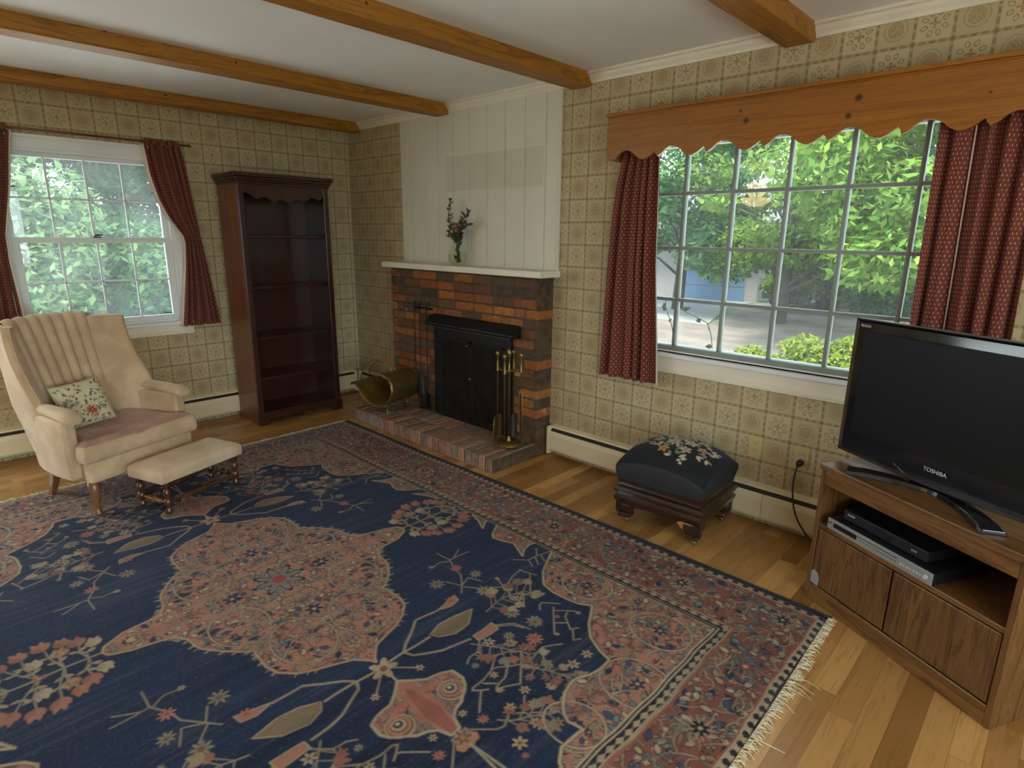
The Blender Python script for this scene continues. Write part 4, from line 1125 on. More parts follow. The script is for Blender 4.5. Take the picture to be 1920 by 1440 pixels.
# ------------------------------------------------------------------ curtains, rods and valance
def ipt(tab, z):
    zs = [a for a, b in tab]; vs = [b for a, b in tab]
    return float(np.interp(z, zs[::-1], vs[::-1])) if zs[0] > zs[-1] else float(np.interp(z, zs, vs))
def curtain(name, label, axis, off, zt, zb, left, right, folds, amp, cloth, tabs=0, seedv=1, sgn=1, lining=None, tie=None):
    """cloth hanging between two edge curves; axis x hangs on the fireplace wall, axis y on the window wall"""
    t = thing(name, label, 'curtain', (0, 0, 0), 0, 'dotted maroon curtains')
    r = random.Random(seedv); ph = [r.uniform(0, 6.28) for _ in range(6)]
    NU, NV = folds * 14, 60
    def P(u, z):
        a = ipt(left, z); b = ipt(right, z); f = (zt - z) / (zt - zb)
        wsum = u + .018 * math.sin(2 * PI * u * 2 + ph[0]) + .012 * f * math.sin(2 * PI * u * 3 + ph[1])
        h = a + (b - a) * wsum
        A = amp * (.8 + .45 * f)
        if tie: A *= .45 + .55 * min(1, abs(z - tie) / .35)
        q = 2 * PI * folds * (u + .03 * math.sin(2 * PI * u + ph[2]) + .02 * f * math.sin(9 * u + ph[4]))
        d = A * math.sin(q) + A * .35 * math.sin(2.3 * q + ph[3] + f * 1.5)
        d += amp * .8 + off
        return (h, -d, z) if axis == 'x' else (d, h, z)
    mb = MB(); mb.grid(lambda u, v: P(u, zt + (zb - zt) * v), NU, NV)
    mb.uv = [(i / NU * cloth, (1 - j / NV) * (zt - zb)) for j in range(NV + 1) for i in range(NU + 1)]
    mb.build('cloth', M['curtain'], t, smooth=True, solid=.0022)
    if lining is not None:
        u0 = lining
        mb = MB(); mb.grid(lambda u, v: (lambda p: (p[0] + (.004 if axis == 'y' else .0), p[1] - (.0 if axis == 'y' else (.014 if .1 < u0 < .9 else .004)), p[2]))(P(u0 + (u - .5) * (.014 if .1 < u0 < .9 else .05), zt + (zb - zt) * v)), 3, NV)
        mb.build('hem_edge', M['lining'], t, smooth=True, solid=.002)
    for k in range(tabs):
        u = (k + .5) / tabs
        c = P(u, zt); mb = MB(); w = .016
        pts = []
        for i in range(13):
            a = -PI / 2 + PI * 2 * i / 12
            pts.append((.012 * math.cos(a), .030 + .022 * math.sin(a)))
        if axis == 'x': mb.loft([[(c[0] - w, -(off + amp * .8) - p, zt + q - .012), (c[0] + w, -(off + amp * .8) - p, zt + q - .012)] for p, q in pts], False, False, False)
        else: mb.loft([[((off + amp * .8) + p, c[1] - w, zt + q - .012), ((off + amp * .8) + p, c[1] + w, zt + q - .012)] for p, q in pts], False, False, False)
        mb.uv = [(.3 + j * .03, i * .02) for i in range(len(pts)) for j in range(2)]
        mb.build('tab', M['curtain'], t, smooth=True, solid=.003)
    return t
curtain('curtain', 'maroon dotted curtain hanging between the fireplace panelling and the picture window', 'x', .042, 1.955, .645,
        [(1.955, 2.93), (1.75, 2.885), (1.6, 2.865), (1.29, 2.845), (.9, 2.83), (.645, 2.817)], [(1.955, 3.14), (1.3, 3.165), (.9, 3.20), (.645, 3.218)], 5, .020, .85, 0, 4, lining=1.015)
curtain('curtain', 'maroon dotted curtain hanging at the television end of the picture window', 'x', .042, 1.935, .645,
        [(1.935, 4.372), (1.14, 4.385), (.645, 4.39)], [(1.935, 4.70), (1.09, 4.716), (.645, 4.73)], 5, .024, .95, 5, 9, lining=.33)
curtain('curtain', 'maroon dotted curtain swept back beside the bookcase at the sash window', 'y', .03, 2.045, .775,
        [(2.045, -1.625), (1.84, -1.606), (1.68, -1.569), (1.55, -1.515), (1.435, -1.440), (1.38, -1.432), (1.21, -1.448), (.775, -1.513)],
        [(2.045, -1.385), (1.89, -1.363), (1.44, -1.322), (.775, -1.250)], 5, .024, .8, 5, 2, lining=-.025, tie=1.43)
curtain('curtain', 'maroon dotted curtain behind the back of the armchair, cut by the photo edge', 'y', .03, 2.045, .775,
        [(2.045, -2.60), (1.44, -2.62), (.775, -2.72)], [(2.045, -2.345), (1.72, -2.395), (1.435, -2.452), (1.27, -2.458), (.775, -2.44)], 5, .022, .8, 5, 3, lining=1.025, tie=1.40)
t = thing('curtain_rod', 'thin dark wooden rod above the sash window', 'curtain rod')
mb = MB(); mb.tube([(.055, -2.72, 2.063), (.055, -1.335, 2.063)], .0075, 10); mb.build('pole', M['mahogany_side'], t, smooth=True)
mb = MB(); mb.lathe([(.008, 0), (.012, .004), (.013, .014), (.006, .02)], 10, Matrix.Translation((.055, -1.338, 2.063)) @ Matrix.Rotation(R(-90), 4, 'X')); mb.build('finial', M['mahogany_side'], t, smooth=True)
for y in (-1.42, -2.6):
    mb = MB(); mb.box(0, .055, y - .006, y + .006, 2.052, 2.060); mb.box(0, .006, y - .012, y + .012, 2.04, 2.08); mb.build('bracket', M['blackmetal'], t, bevel=.002)
t = thing('curtain_rod', 'white metal rod hidden under the scalloped pine valance', 'curtain rod')
mb = MB(); mb.box(2.89, 4.9, -.070, -.058, 1.955, 1.972); mb.build('pole', M['sashwhite'], t, bevel=.003)
for x in (2.89, 4.888):
    mb = MB(); mb.box(x, x + .012, -.07, 0, 1.955, 1.972); mb.build('bracket', M['sashwhite'], t)

t = thing('valance', 'scalloped knotty pine valance board over the picture window', 'valance', (2.87, 0, 0))
D = -.145; VL = 2.12
def scallop(x):
    """lower edge: ogee scallops with small points between"""
    P = .272; k = (x / P) % 1.0
    knots = [(0, .0), (.08, .012), (.17, .034), (.26, .044), (.36, .042), (.46, .028), (.55, .006), (.64, -.006), (.72, -.008), (.80, .001), (.88, .016), (.935, .027), (.965, .012), (1.0, .0)]
    return float(np.interp(k, [a for a, b in knots], [b for a, b in knots]))
poly = [(0, 2.085), (0, 1.868), (.055, 1.868)]
n = 420
for i in range(n + 1):
    x = .055 + (VL - .11) * i / n; poly.append((x, 1.866 + scallop(x - .055 + .02)))
poly += [(VL, 1.868), (VL, 2.085)]
mb = MB(); N = len(poly)
# strip quads so the board tessellates cleanly
xs = [0.0] + [p[0] for p in poly[2:-2]] + [VL]; lo_ = [1.868] + [p[1] for p in poly[2:-2]] + [1.868]
mb.loft([[(x, D, l), (x, D, 2.085), (x, D + .02, 2.085), (x, D + .02, l)] for x, l in zip(xs, lo_)])
mb.build('face_board', M['valance'], t)
mb = MB(); mb.box(-.012, VL + .012, D - .014, 0, 2.085, 2.103); mb.box(-.006, VL + .006, D - .007, 0, 2.078, 2.085); mb.build('top_board', M['valance'], t, bevel=.003)
for x in (0, VL - .02):
    mb = MB(); mb.box(x, x + .02, D + .02, 0, 1.868, 2.078); mb.build('end_board', M['valance'], t)

# ------------------------------------------------------------------ bookcase
t = thing('bookcase', 'tall dark mahogany bookcase with empty shelves standing in the corner', 'bookcase', (.075, -.822, 0))
W, Dp = .705, .35     # width along y, depth along x
hw = W / 2
for s in (-1, 1):
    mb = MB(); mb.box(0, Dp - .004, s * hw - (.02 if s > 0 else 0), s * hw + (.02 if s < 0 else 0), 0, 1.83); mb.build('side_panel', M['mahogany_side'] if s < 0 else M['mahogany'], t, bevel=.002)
    mb = MB(); a = s * hw; b = s * (hw - .042); mb.box(Dp - .004, Dp + .014, min(a, b), max(a, b), .0, 1.83); mb.build('face_stile', M['mahogany'], t, bevel=.003)
mb = MB(); mb.box(0, .008, -hw + .02, hw - .02, .05, 1.83); mb.build('back_panel', M['mahogany'], t)
for z in (1.445, 1.066, .683, .365, .092):
    mb = MB(); mb.box(.008, Dp - (.03 if z > .1 else .0), -hw + .02, hw - .02, z - .02, z); mb.build('shelf', M['mahogany'], t, bevel=.003)
mb = MB()
for k, (o, z0, z1) in enumerate(((.008, 1.80, 1.818), (.016, 1.818, 1.832), (.024, 1.832, 1.85), (.034, 1.85, 1.878))):
    mb.box(0, Dp + .014 + o, -hw - o, hw + o, z0, z1)
mb.build('crown', M['mahogany'], t, bevel=.004, seg=2)
def apr(y):
    u = (y + hw - .042) / (W - .084)
    return 1.722 - .034 * (.5 - .5 * math.cos(2 * PI * min(1, max(0, (min(u, 1 - u)) / .5)) * .5)) + .012 * math.sin(u * 2 * PI * 5) * (min(u, 1 - u) > .02) + .02 * max(0, 1 - min(u, 1 - u) / .06)
mb = MB(); ys = [-hw + .042 + (W - .084) * i / 90 for i in range(91)]
mb.loft([[(Dp - .004, y, apr(y)), (Dp - .004, y, 1.80), (Dp + .012, y, 1.80), (Dp + .012, y, apr(y))] for y in ys]); mb.build('scalloped_apron', M['mahogany'], t)
def plin(y):
    u = (abs(y)) / hw
    return .0 if u > .80 else (.030 + .02 * math.sin((.8 - u) / .12 * PI) if u > .68 else .045)
mb = MB(); ys = [-hw - .008 + (W + .016) * i / 120 for i in range(121)]
mb.loft([[(Dp + .004, y, plin(y)), (Dp + .004, y, .088), (Dp + .022, y, .088), (Dp + .022, y, plin(y))] for y in ys]); mb.box(Dp - .0, Dp + .017, -hw, hw, .088, .1); mb.build('plinth', M['mahogany'], t)

# ------------------------------------------------------------------ wing armchair (local: x forward, y to the sitter's left)
th = R(20); ca, sa = math.cos(th), math.sin(th)
Q = (1.334 - .02 * ca, -2.41 - .02 * sa)
CH = thing('armchair', 'tan velvet channel back wing armchair with a mauve seat cushion by the sash window', 'armchair', (Q[0] - .25 * sa, Q[1] + .25 * ca, .0), th)
def wbk(z, s=1):
    t_ = max(0, min(1, (z - .42) / .56)); return (.150 + .005 * t_) if s > 0 else (.185 + .085 * t_)
def xbk(z): return -.43 - .12 * (z - .42) / .56
nch = 7
mb = MB()
prof = [('i', .36 + .60 * i / 26) for i in range(27)] + [('t', a) for a in [PI * i / 10 for i in range(1, 10)]] + [('o', .96 - .72 * i / 18) for i in range(19)]
def backpt(u, kind, q):
    y01 = u * 2 - 1
    if kind == 'i': z, dx = q, 0.0
    elif kind == 't': z = .96 + .042 * math.sin(q); dx = -.05 + .05 * math.cos(q)
    else: z, dx = q, -.10
    wl, wr = wbk(z, -1), wbk(z, 1); y = -wl + (wl + wr) * (y01 * .5 + .5)
    if kind == 'o': y = y01 * .27
    elif kind == 't': y += (y01 * .27 - y) * (q / PI) ** 2
    ch = abs(math.sin(PI * nch * (y01 * .5 + .5)))
    bump = .026 * (ch ** .55) * (1 if kind == 'i' else (1 - (q / PI) if kind == 't' else 0))
    top = .012 * ch if kind == 't' else 0
    return (xbk(z) + .05 * (y / .29) ** 2 + dx + bump, y, z + top - .012 * y01 ** 2)
NU = nch * 12
rows = [[backpt(i / NU, k, q) for i in range(NU + 1)] for k, q in prof]
mb.loft(rows, False, False, False)
mb.build('channel_back', M['velvet'], CH, smooth=True)
for s in (-1, 1):
    mb = MB(); rings = []
    for j in range(25):
        f = j / 24; z = .24 + .735 * f
        fx = float(np.interp(z, [.24, .50, .56, .60, .66, .72, .80, .88, .93, .975], [-.30, -.25, -.25, -.27, -.31, -.355, -.405, -.43, -.437, -.437]))
        bx = xbk(z) - .07
        yi = wbk(z, s) - .004; yo = float(np.interp(z, [.24, .40, .55, .65, .975], [.285, .305, .325, .325, .315]))
        k = .004 if j == 24 else 0
        xi = xbk(z) + .02 + .05 * (yi / .29) ** 2
        ring = [(bx, yi - .02), (xi, yi - .008), ((xi * .6 + fx * .4), yi + (yo - .05 - yi) * .45), (fx - .02, yo - .052), (fx - .004, yo - .038), (fx, yo - .022), (fx - .004, yo - .006), (fx - .02, yo + .006), ((xi + fx) / 2, yo + .004), (xi - .02, yo - .004), (bx, yo - .022)]
        if f > .94: ring = [(x * .985 - .006, y) for x, y in ring]
        rings.append([(x, s * y, z) for x, y in ring])
    mb.loft(rings); mb.build('wing', M['velvet'], CH, smooth=True, auto=70, bevel=.008, seg=2)
    # piping along the wing front
    mb = MB(); mb.tube([(r[5][0] + .002, r[5][1], r[5][2]) for r in rings] , .0045, 6); mb.build('piping', M['piping'], CH, smooth=True)
    # arm: side panel, padded top with a scrolled front
    mb = MB()
    rings = []
    for x, ya, yb, zb, zt in ((-.44, .20, .275, .205, .52), (-.36, .225, .30, .205, .535), (-.2, .265, .33, .205, .535), (-.06, .275, .335, .205, .53), (-.035, .279, .330, .21, .525)):
        rings.append([(x, s * ya, zb), (x, s * yb, zb), (x, s * (yb + .012), zb + .12), (x, s * (yb + .012), zt), (x, s * ya, zt)])
    mb.loft(rings); mb.build('arm_panel', M['velvet'], CH, smooth=True, auto=50, bevel=.014, seg=3)
    mb = MB(); rings = []
    for x, w, zc, hh in ((-.37, .030, .555, .022), (-.25, .036, .563, .026), (-.12, .044, .558, .028), (-.04, .050, .550, .030), (-.005, .050, .543, .030), (.012, .040, .538, .024)):
        yc = .285 + .022 * (x + .37) / .38
        rings.append([(x, s * (yc + w * math.cos(a)), zc + hh * math.sin(a)) for a in [2 * PI * i / 16 for i in range(16)]])
    mb.loft(rings); mb.build('arm_pad', M['velvet'], CH, smooth=True, auto=60)
mb = MB()
# seat box and front rail
n = 16
mb.loft([[(-.45, -.24, z), (-.02, -.285, z), (.01, -.30, z), (.045, -.295, z), (.055, -.28, z), (.055, .28, z), (.045, .295, z), (.01, .30, z), (-.02, .285, z), (-.45, .24, z)] for z in (.198, .205, .30, .308)])
mb.build('seat_rail', M['velvet'], CH, smooth=True, auto=40, bevel=.008, seg=3)
# loose cushion, T shaped, sagging and creased
def cush(u, v):
    # u across, v front to back; closed around the edge by the rim rows
    y = (u * 2 - 1); x = .065 - .47 * v
    w = .315 if v < .16 else (.315 - .055 * min(1, (v - .16) / .10) if v < .26 else .26 - .03 * (v - .26))
    return x, y * w
mb = MB(); NUc, NVc = 46, 36
rows = []
def ctop(u, v):
    x, y = cush(u, v); e = max(abs(u * 2 - 1), abs(v * 2 - 1))
    z = .418 - .018 * max(0, (e - .82) / .18) ** 2 * 1.2 - .022 * math.exp(-((u - .42) ** 2 + (v - .5) ** 2) * 9) + .010 * u
    z += .010 * math.sin(14 * v + 6 * u) * math.exp(-((u - .38) ** 2) * 14 - ((v - .28) ** 2) * 10)
    z += .009 * math.sin(26 * v - 10 * u + 1) * math.exp(-((u - .35) ** 2) * 12 - ((v - .2) ** 2) * 18)
    z -= .012 * math.exp(-((u - .47) ** 2) * 260 - (v ** 2) * 90)
    return (x, y, z)
mb.grid(ctop, NUc, NVc); mb.build('cushion_top', M['velvet_pink'], CH, smooth=True)
ring = [(i / NUc, 0.0) for i in range(NUc)] + [(1.0, j / NVc) for j in range(NVc)] + [(1 - i / NUc, 1.0) for i in range(NUc)] + [(0.0, 1 - j / NVc) for j in range(NVc)]
mb = MB()
top = [ctop(u, v) for u, v in ring]
def out(p, d, z): l = math.hypot(p[0] + .17, p[1]); return (p[0] + (p[0] + .17) / l * d, p[1] + p[1] / l * d, z)
mb.loft([top, [out(p, .006, p[2] - .02) for p in top], [out(p, .010, .355 + (p[2] - .41) * .4) for p in top], [out(p, .006, .325) for p in top], [out(p, -.006, .309) for p in top]], True, False, True)
mb.build('cushion_border', M['velvet'], CH, smooth=True)
mb = MB(); mb.tube([(p[0], p[1], p[2] + .001) for p in top], .0042, 6, True); mb.build('cushion_piping', M['piping'], CH, smooth=True)
for s in (-1, 1):
    mb = MB(); mb.tube([(-.005, s * .262, .205), (.012, s * .268, .165), (.022, s * .272, .12), (.012, s * .27, .065), (.016, s * .272, .03), (.018, s * .272, .018), (.018, s * .272, .0132)], [.030, .030, .022, .015, .017, .021, .020], 12)
    mb.build('front_leg', M['legwood'], CH, smooth=True)
    mb = MB(); mb.loft([[(x - h, s * y - h, z), (x + h, s * y - h, z), (x + h, s * y + h, z), (x - h, s * y + h, z)] for x, y, z, h in ((-.40, .215, .21, .024), (-.425, .218, .12, .020), (-.47, .222, .0135, .014))])
    mb.build('rear_leg', M['legwood'], CH, bevel=.003)

# throw pillow leaning on the chair back
PW = thing('pillow', 'small square cream pillow embroidered with flowers leaning on the armchair back', 'pillow')
PW.matrix_world = CH.matrix_basis @ Matrix.Translation((-.29, -.085, .535)) @ Matrix.Rotation(R(-4), 4, 'Z') @ Matrix.Rotation(R(90 - 26), 4, 'Y') @ Matrix.Rotation(R(90), 4, 'Z') @ Matrix.Rotation(R(4), 4, 'Z')
SZ = .30
cvp = Canvas(SZ, SZ, .0012, np.array(srgb(206, 196, 160)))
prr = random.Random(21)
G1, G2, RD = np.array(srgb(96, 110, 86)), np.array(srgb(120, 128, 108)), np.array(srgb(176, 66, 50))
for k in range(30):
    x, y = prr.uniform(.03, .27), prr.uniform(.03, .27); a = prr.uniform(0, 6.28); pts = [(x, y)]; cu = prr.uniform(-.5, .5)
    for i in range(9): a += cu; pts.append((pts[-1][0] + .010 * math.cos(a), pts[-1][1] + .010 * math.sin(a)))
    cvp.stroke(pts, .0028, G1 if k % 2 else G2)
    for i in (2, 5, 8): cvp.leaf(pts[i][0], pts[i][1], a + i, .022, .005, prr.choice([G1, G2, G1 * .8]))
for k in range(36):
    x, y = prr.uniform(.03, .27), prr.uniform(.03, .27); cvp.flower(x, y, prr.uniform(.006, .011), 5, prr.choice([np.array(srgb(128, 84, 54)), np.array(srgb(150, 96, 66)), np.array(srgb(88, 96, 104)), G1]), np.array(srgb(90, 70, 40)), None, k)
cvp.flower(.155, .085, .030, 7, RD, np.array(srgb(214, 190, 110)), np.array(srgb(200, 130, 110))); cvp.flower(.155, .085, .014, 6, np.array(srgb(140, 44, 34)), np.array(srgb(214, 190, 110)))
cvp.flower(.17, .045, .016, 5, np.array(srgb(206, 140, 130)), RD)
NP = 100
def pil(u, v, s):
    a, b = u * 2 - 1, v * 2 - 1
    th_ = .052 * ((1 - a ** 4) * (1 - b ** 4)) ** .6
    sh = 1 - .045 * (1 - abs(b) ** 2) * abs(a) ** 3; sh2 = 1 - .045 * (1 - abs(a) ** 2) * abs(b) ** 3
    return (a * .128 * sh, b * .128 * sh2, s * th_)
mb = MB(); mb.grid(lambda u, v: pil(u, v, 1), NP, NP)
o = mb.build('embroidered_front', M['crewel'], PW, smooth=True, fix=False)
uu, vv = np.meshgrid(np.linspace(0, SZ, NP + 1), np.linspace(0, SZ, NP + 1)); point_color(o, cvp.sample(uu.ravel(), vv.ravel()))
mb = MB(); mb.grid(lambda u, v: pil(1 - u, v, -1), 30, 30); mb.build('plain_back', plain('ochre_pillow_back', srgb(168, 142, 88), .85), PW, smooth=True, fix=False)

# ------------------------------------------------------------------ low footstool in front of the chair
FS = thing('footstool', 'low footstool with tan velvet top and turned dark legs before the armchair', 'footstool', (1.420, -2.000, .0), R(19.5))
hx, hy = .135, .255
mb = MB()
def rrect(hx, hy, r, z, n=5):
    pts = []
    for cx, cy, a0 in ((hx - r, hy - r, 0), (-hx + r, hy - r, 90), (-hx + r, -hy + r, 180), (hx - r, -hy + r, 270)):
        for i in range(n + 1): a = R(a0 + 90 * i / n); pts.append((cx + r * math.cos(a), cy + r * math.sin(a), z))
    return pts
mb.loft([rrect(hx, hy, .012, .195), rrect(hx + .003, hy + .003, .014, .205), rrect(hx + .004, hy + .004, .016, .236), rrect(hx, hy, .018, .252), rrect(hx - .02, hy - .02, .02, .266), rrect(hx - .06, hy - .08, .03, .272)])
mb.build('seat', M['velvet_window_lit'], FS, smooth=True, auto=60)
legp = [(.012, .0125), (.018, .018), (.019, .03), (.013, .042), (.011, .05), (.019, .062), (.02, .075), (.019, .088), (.012, .098), (.016, .108), (.021, .125), (.015, .145), (.011, .152), (.02, .162), (.02, .197)]
LX, LY = .105, .215
for sx in (-1, 1):
    for sy in (-1, 1):
        mb = MB(); mb.lathe(legp, 14, Matrix.Translation((sx * LX, sy * LY, 0))); mb.build('leg', M['darkwood'], FS, smooth=True, auto=50)
def turned(p0, p1):
    mb = MB(); L = (Vector(p1) - Vector(p0)).length; pts = []; rad = []
    for i in range(41):
        f = i / 40; pts.append(Vector(p0).lerp(Vector(p1), f)); g = abs(f - .5) * 2
        rad.append(.006 + .009 * max(0, 1 - g * 1.3) + .006 * max(0, math.sin(f * PI * 9)) * (g < .85))
    mb.tube(pts, rad, 10); return mb
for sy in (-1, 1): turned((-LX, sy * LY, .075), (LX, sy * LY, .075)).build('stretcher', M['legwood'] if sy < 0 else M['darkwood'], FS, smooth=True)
for sx in (-1, 1): turned((sx * LX, -LY, .075), (sx * LX, LY, .075)).build('stretcher', M['darkwood'], FS, smooth=True)

# ------------------------------------------------------------------ embroidered ottoman on carved base
OT = thing('ottoman', 'square black needlepoint ottoman with worn dark carved base on the wood floor', 'ottoman', (3.522, -.318, 0), R(3))
hx, hy = .232, .215
mb = MB()
for a, z in ((.0, .125), (.014, .128), (.018, .150), (.010, .158), (.006, .165), (.016, .176), (.022, .192), (.016, .206), (.002, .214), (-.004, .222), (.006, .228), (.008, .244), (.0, .250)):
    pass
mb.loft([rrect(hx + a - .01, hy + a - .01, .006, z, 2) for a, z in ((.0, .122), (.014, .126), (.018, .150), (.008, .158), (.004, .165), (.015, .176), (.022, .192), (.014, .206), (-.002, .214), (-.006, .222), (.004, .228), (.006, .244), (-.004, .250))])
mb.build('frame', M['rosewood'], OT, smooth=True, auto=30)
# scalloped skirts under the frame, with the broken bare patch
for k, (ax, s) in enumerate((('x', -1), ('x', 1), ('y', -1), ('y', 1))):
    hh = hx if ax == 'x' else hy; mb = MB(); rows = []
    for i in range(61):
        u = -hh + 2 * hh * i / 60; g = abs(u) / hh
        zb = .062 if g > .74 else (.062 + .046 * (.5 - .5 * math.cos((.74 - g) / .26 * PI)) - .006 * math.sin((.74 - g) / .26 * PI * 3) if g > .48 else .109 - .004 * math.cos(g * 13))
        o_ = hy - .012 if ax == 'x' else hx - .012
        rows.append([(u, s * o_, zb), (u, s * o_, .126), (u, s * (o_ - .02), .126), (u, s * (o_ - .02), zb)] if ax == 'x' else [(s * o_, u, zb), (s * o_, u, .126), (s * (o_ - .02), u, .126), (s * (o_ - .02), u, zb)])
    mb.loft(rows); mb.build('skirt', M['rosewood'], OT)
mb = MB(); y = -hy + .012
mb.loft([[(x, y - .003, a), (x, y - .003, b), (x, y + .004, b), (x, y + .004, a)] for x, a, b in ((.115, .106, .112), (.135, .085, .120), (.16, .080, .124), (.19, .078, .124), (.215, .082, .122))]); mb.build('bare_patch', M['barewood'], OT)
for sx in (-1, 1):
    for sy in (-1, 1):
        mb = MB(); cx, cy = sx * (hx - .045), sy * (hy - .045)
        mb.loft([[(cx + (px - cx) * 1, py, z) for px, py in ((cx - h, cy - h), (cx + h, cy - h), (cx + h, cy + h), (cx - h, cy + h))] for z, h in ((.112, .040), (.085, .041), (.07, .034), (.058, .030), (.046, .033), (.036, .032), (.032, .026))])
        f = mb.build('foot', M['rosewood'], OT, bevel=.004, seg=2)
        mb = MB(); mb.tube([(cx, cy, .034), (cx, cy, .018)], .006, 8); mb.lathe([(.003, -.007), (.012, -.006), (.013, 0), (.012, .006), (.003, .007)], 14, Matrix.Translation((cx + .004, cy, .013)) @ Matrix.Rotation(R(90), 4, 'X')); mb.build('caster', M['brassdull'], f, smooth=True)
# needlepoint cushion
cvo = Canvas(.46, .43, .0016, np.array(srgb(30, 31, 33)))
orr = random.Random(31); ow, og, orng, op = np.array(srgb(206, 192, 166)), np.array(srgb(128, 132, 100)), np.array(srgb(196, 138, 74)), np.array(srgb(190, 150, 136))
def rose(x, y, r, c):
    for q in range(3): cvo.flower(x, y, r * (1 - .28 * q), 5 + q % 2, c * (1 - .17 * q), c * .6, None, orr.uniform(0, 6))
    for q in range(5): a = q * 1.26 + orr.random(); cvo.stroke([(x, y), (x + r * .8 * math.cos(a), y + r * .8 * math.sin(a))], .002, c * .5)
for k in range(46):
    a = orr.uniform(0, 6.28); d = orr.random() ** .55 * .19; x, y = .23 + d * math.cos(a) * 1.1, .225 + d * math.sin(a) * .9
    b = orr.uniform(0, 6.28); cvo.leaf(x, y, b, .040, .008, orr.choice([og, ow * .85, og * .8])); cvo.leaf(x, y, b + .9, .034, .008, orr.choice([og, ow * .8]))
for (x, y, r, c) in ((.23, .25, .048, op), (.17, .27, .034, ow), (.29, .22, .038, ow), (.25, .32, .036, op), (.33, .30, .032, ow), (.13, .20, .034, orng * .7 + ow * .3), (.30, .14, .030, op * .6 + ow * .4), (.20, .105, .030, orng), (.36, .20, .030, op), (.22, .18, .034, ow * .9), (.15, .33, .03, op), (.33, .36, .026, ow), (.09, .27, .02, ow)):
    rose(x, y, r, c)
for (x, y, a) in ((.14, .12, 2.2), (.31, .09, 4.7), (.08, .17, 3.4), (.38, .25, .3)):
    cvo.stroke([(x, y), (x + .05 * math.cos(a), y + .05 * math.sin(a))], .003, og); 
    for q in range(4): cvo.leaf(x + .012 * q * math.cos(a), y + .012 * q * math.sin(a), a + (.8 if q % 2 else -.8), .022, .006, ow * .9)
NX_, NY_ = 120, 112
def dome(u, v):
    a, b = u * 2 - 1, v * 2 - 1
    ea, eb = abs(a) ** 3.2, abs(b) ** 3.2
    h = .312 + .052 * max(0, 1 - abs(a) ** 2.4) ** .7 + .052 * max(0, 1 - abs(b) ** 2.4) ** .7 + .036 * (1 - a * a) * (1 - b * b)
    return (a * (hx + .006 * (1 - b * b)), b * (hy + .006 * (1 - a * a)), h)
mb = MB(); mb.grid(dome, NX_, NY_)
o = mb.build('cushion', M['needlepoint'], OT, smooth=True, fix=False)
uu, vv = np.meshgrid(np.linspace(0, .46, NX_ + 1), np.linspace(0, .43, NY_ + 1)); point_color(o, cvo.sample(uu.ravel(), vv.ravel()))
ring = [(i / NX_, 0.0) for i in range(NX_)] + [(1.0, j / NY_) for j in range(NY_)] + [(1 - i / NX_, 1.0) for i in range(NX_)] + [(0.0, 1 - j / NY_) for j in range(NY_)]
top = [dome(u, v) for u, v in ring]
mb = MB(); mb.loft([top, [(x * 1.015, y * 1.015, .318 + (z - .312) * .72) for x, y, z in top], [(x * 1.02, y * 1.02, .295) for x, y, z in top], [(x * .975, y * .975, .248) for x, y, z in top]], True, False, False)
mb.build('cushion_side', plain('black_upholstery', srgb(30, 31, 33), .75, var=.2, vs=90), OT, smooth=True)

# ------------------------------------------------------------------ television cabinet (local x along the front, y into the corner)
a = R(-28.2)
TC = thing('television_cabinet', 'low walnut veneer television cabinet with open shelf standing in front of the outlet', 'cabinet', (4.256, -.533, 0), a)
CW, CD, CHt = .745, .40, .594
def cpart(nm, b, m, bev=.002, par=TC):
    mb = MB(); mb.box(*b); return mb.build(nm, m, par, bevel=bev)
cpart('top', (-.006, CW + .006, -.010, CD, .572, CHt), M['tvwood'], .004)
cpart('top_rail', (.02, CW - .02, .0, .02, .512, .569), M['tvwood'])
cpart('side_panel', (0, .02, 0, CD, .0, .572), M['tvdoor']); cpart('side_panel', (CW - .02, CW, 0, CD, .0, .572), M['tvdoor'])
cpart('back_panel', (.02, CW - .02, CD - .008, CD, .06, .572), M['tvdoor'], 0)
cpart('shelf', (.02, CW - .02, .004, CD - .008, .325, .345), M['tvwood'])
cpart('base_rail', (.02, CW - .02, .0, .02, .0, .072), M['tvwood']); cpart('cabinet_floor', (.02, CW - .02, .02, CD - .008, .055, .072), M['tvdoor'], 0)
d1 = cpart('door', (.024, CW * .475, .002, .018, .078, .321), M['tvdoor'], .003)
d2 = cpart('door', (CW * .475 + .008, CW - .024, .002, .018, .078, .321), M['tvdoor'], .003)
mb = MB(); mb.prism([(.022, .08), (.058, .076), (.060, .112), (.050, .132), (.032, .138), (.022, .13)], -.0005, .003, 'y'); o = mb.build('peeled_patch', M['patch'], d1); o['label'] = 'grey patch of peeled veneer'
CM = TC.matrix_basis.copy()
# disc players
def player(name, label, x0, y0, z0, W, D, Hh, mat, front):
    p = thing(name, label, 'disc player'); p.matrix_world = CM @ Matrix.Translation((x0, y0, z0)); 
    mb = MB(); mb.box(0, W, .006, D, .004, Hh); mb.build('case', M['blackplastic'], p, bevel=.002)
    mb = MB(); mb.box(0, W, 0, .006, .004, Hh); mb.build('front_panel', mat, p, bevel=.0015)
    for q in (.04, W - .04):
        for yy in (.03, D - .04): mb = MB(); mb.lathe([(.010, .0008), (.010, .005)], 8, Matrix.Translation((q, yy, 0))); mb.build('foot', M['blackplastic'], p)
    return p
p = player('disc_player', 'silver disc player lying on the cabinet shelf under a black one', .068, -.006, .345, .43, .27, .048, M['silver'], None)
mb = MB(); mb.box(.03, .135, -.001, .002, .018, .036); mb.box(.14, .30, -.001, .002, .022, .036); mb.build('display_window', M['tvblack'], p)
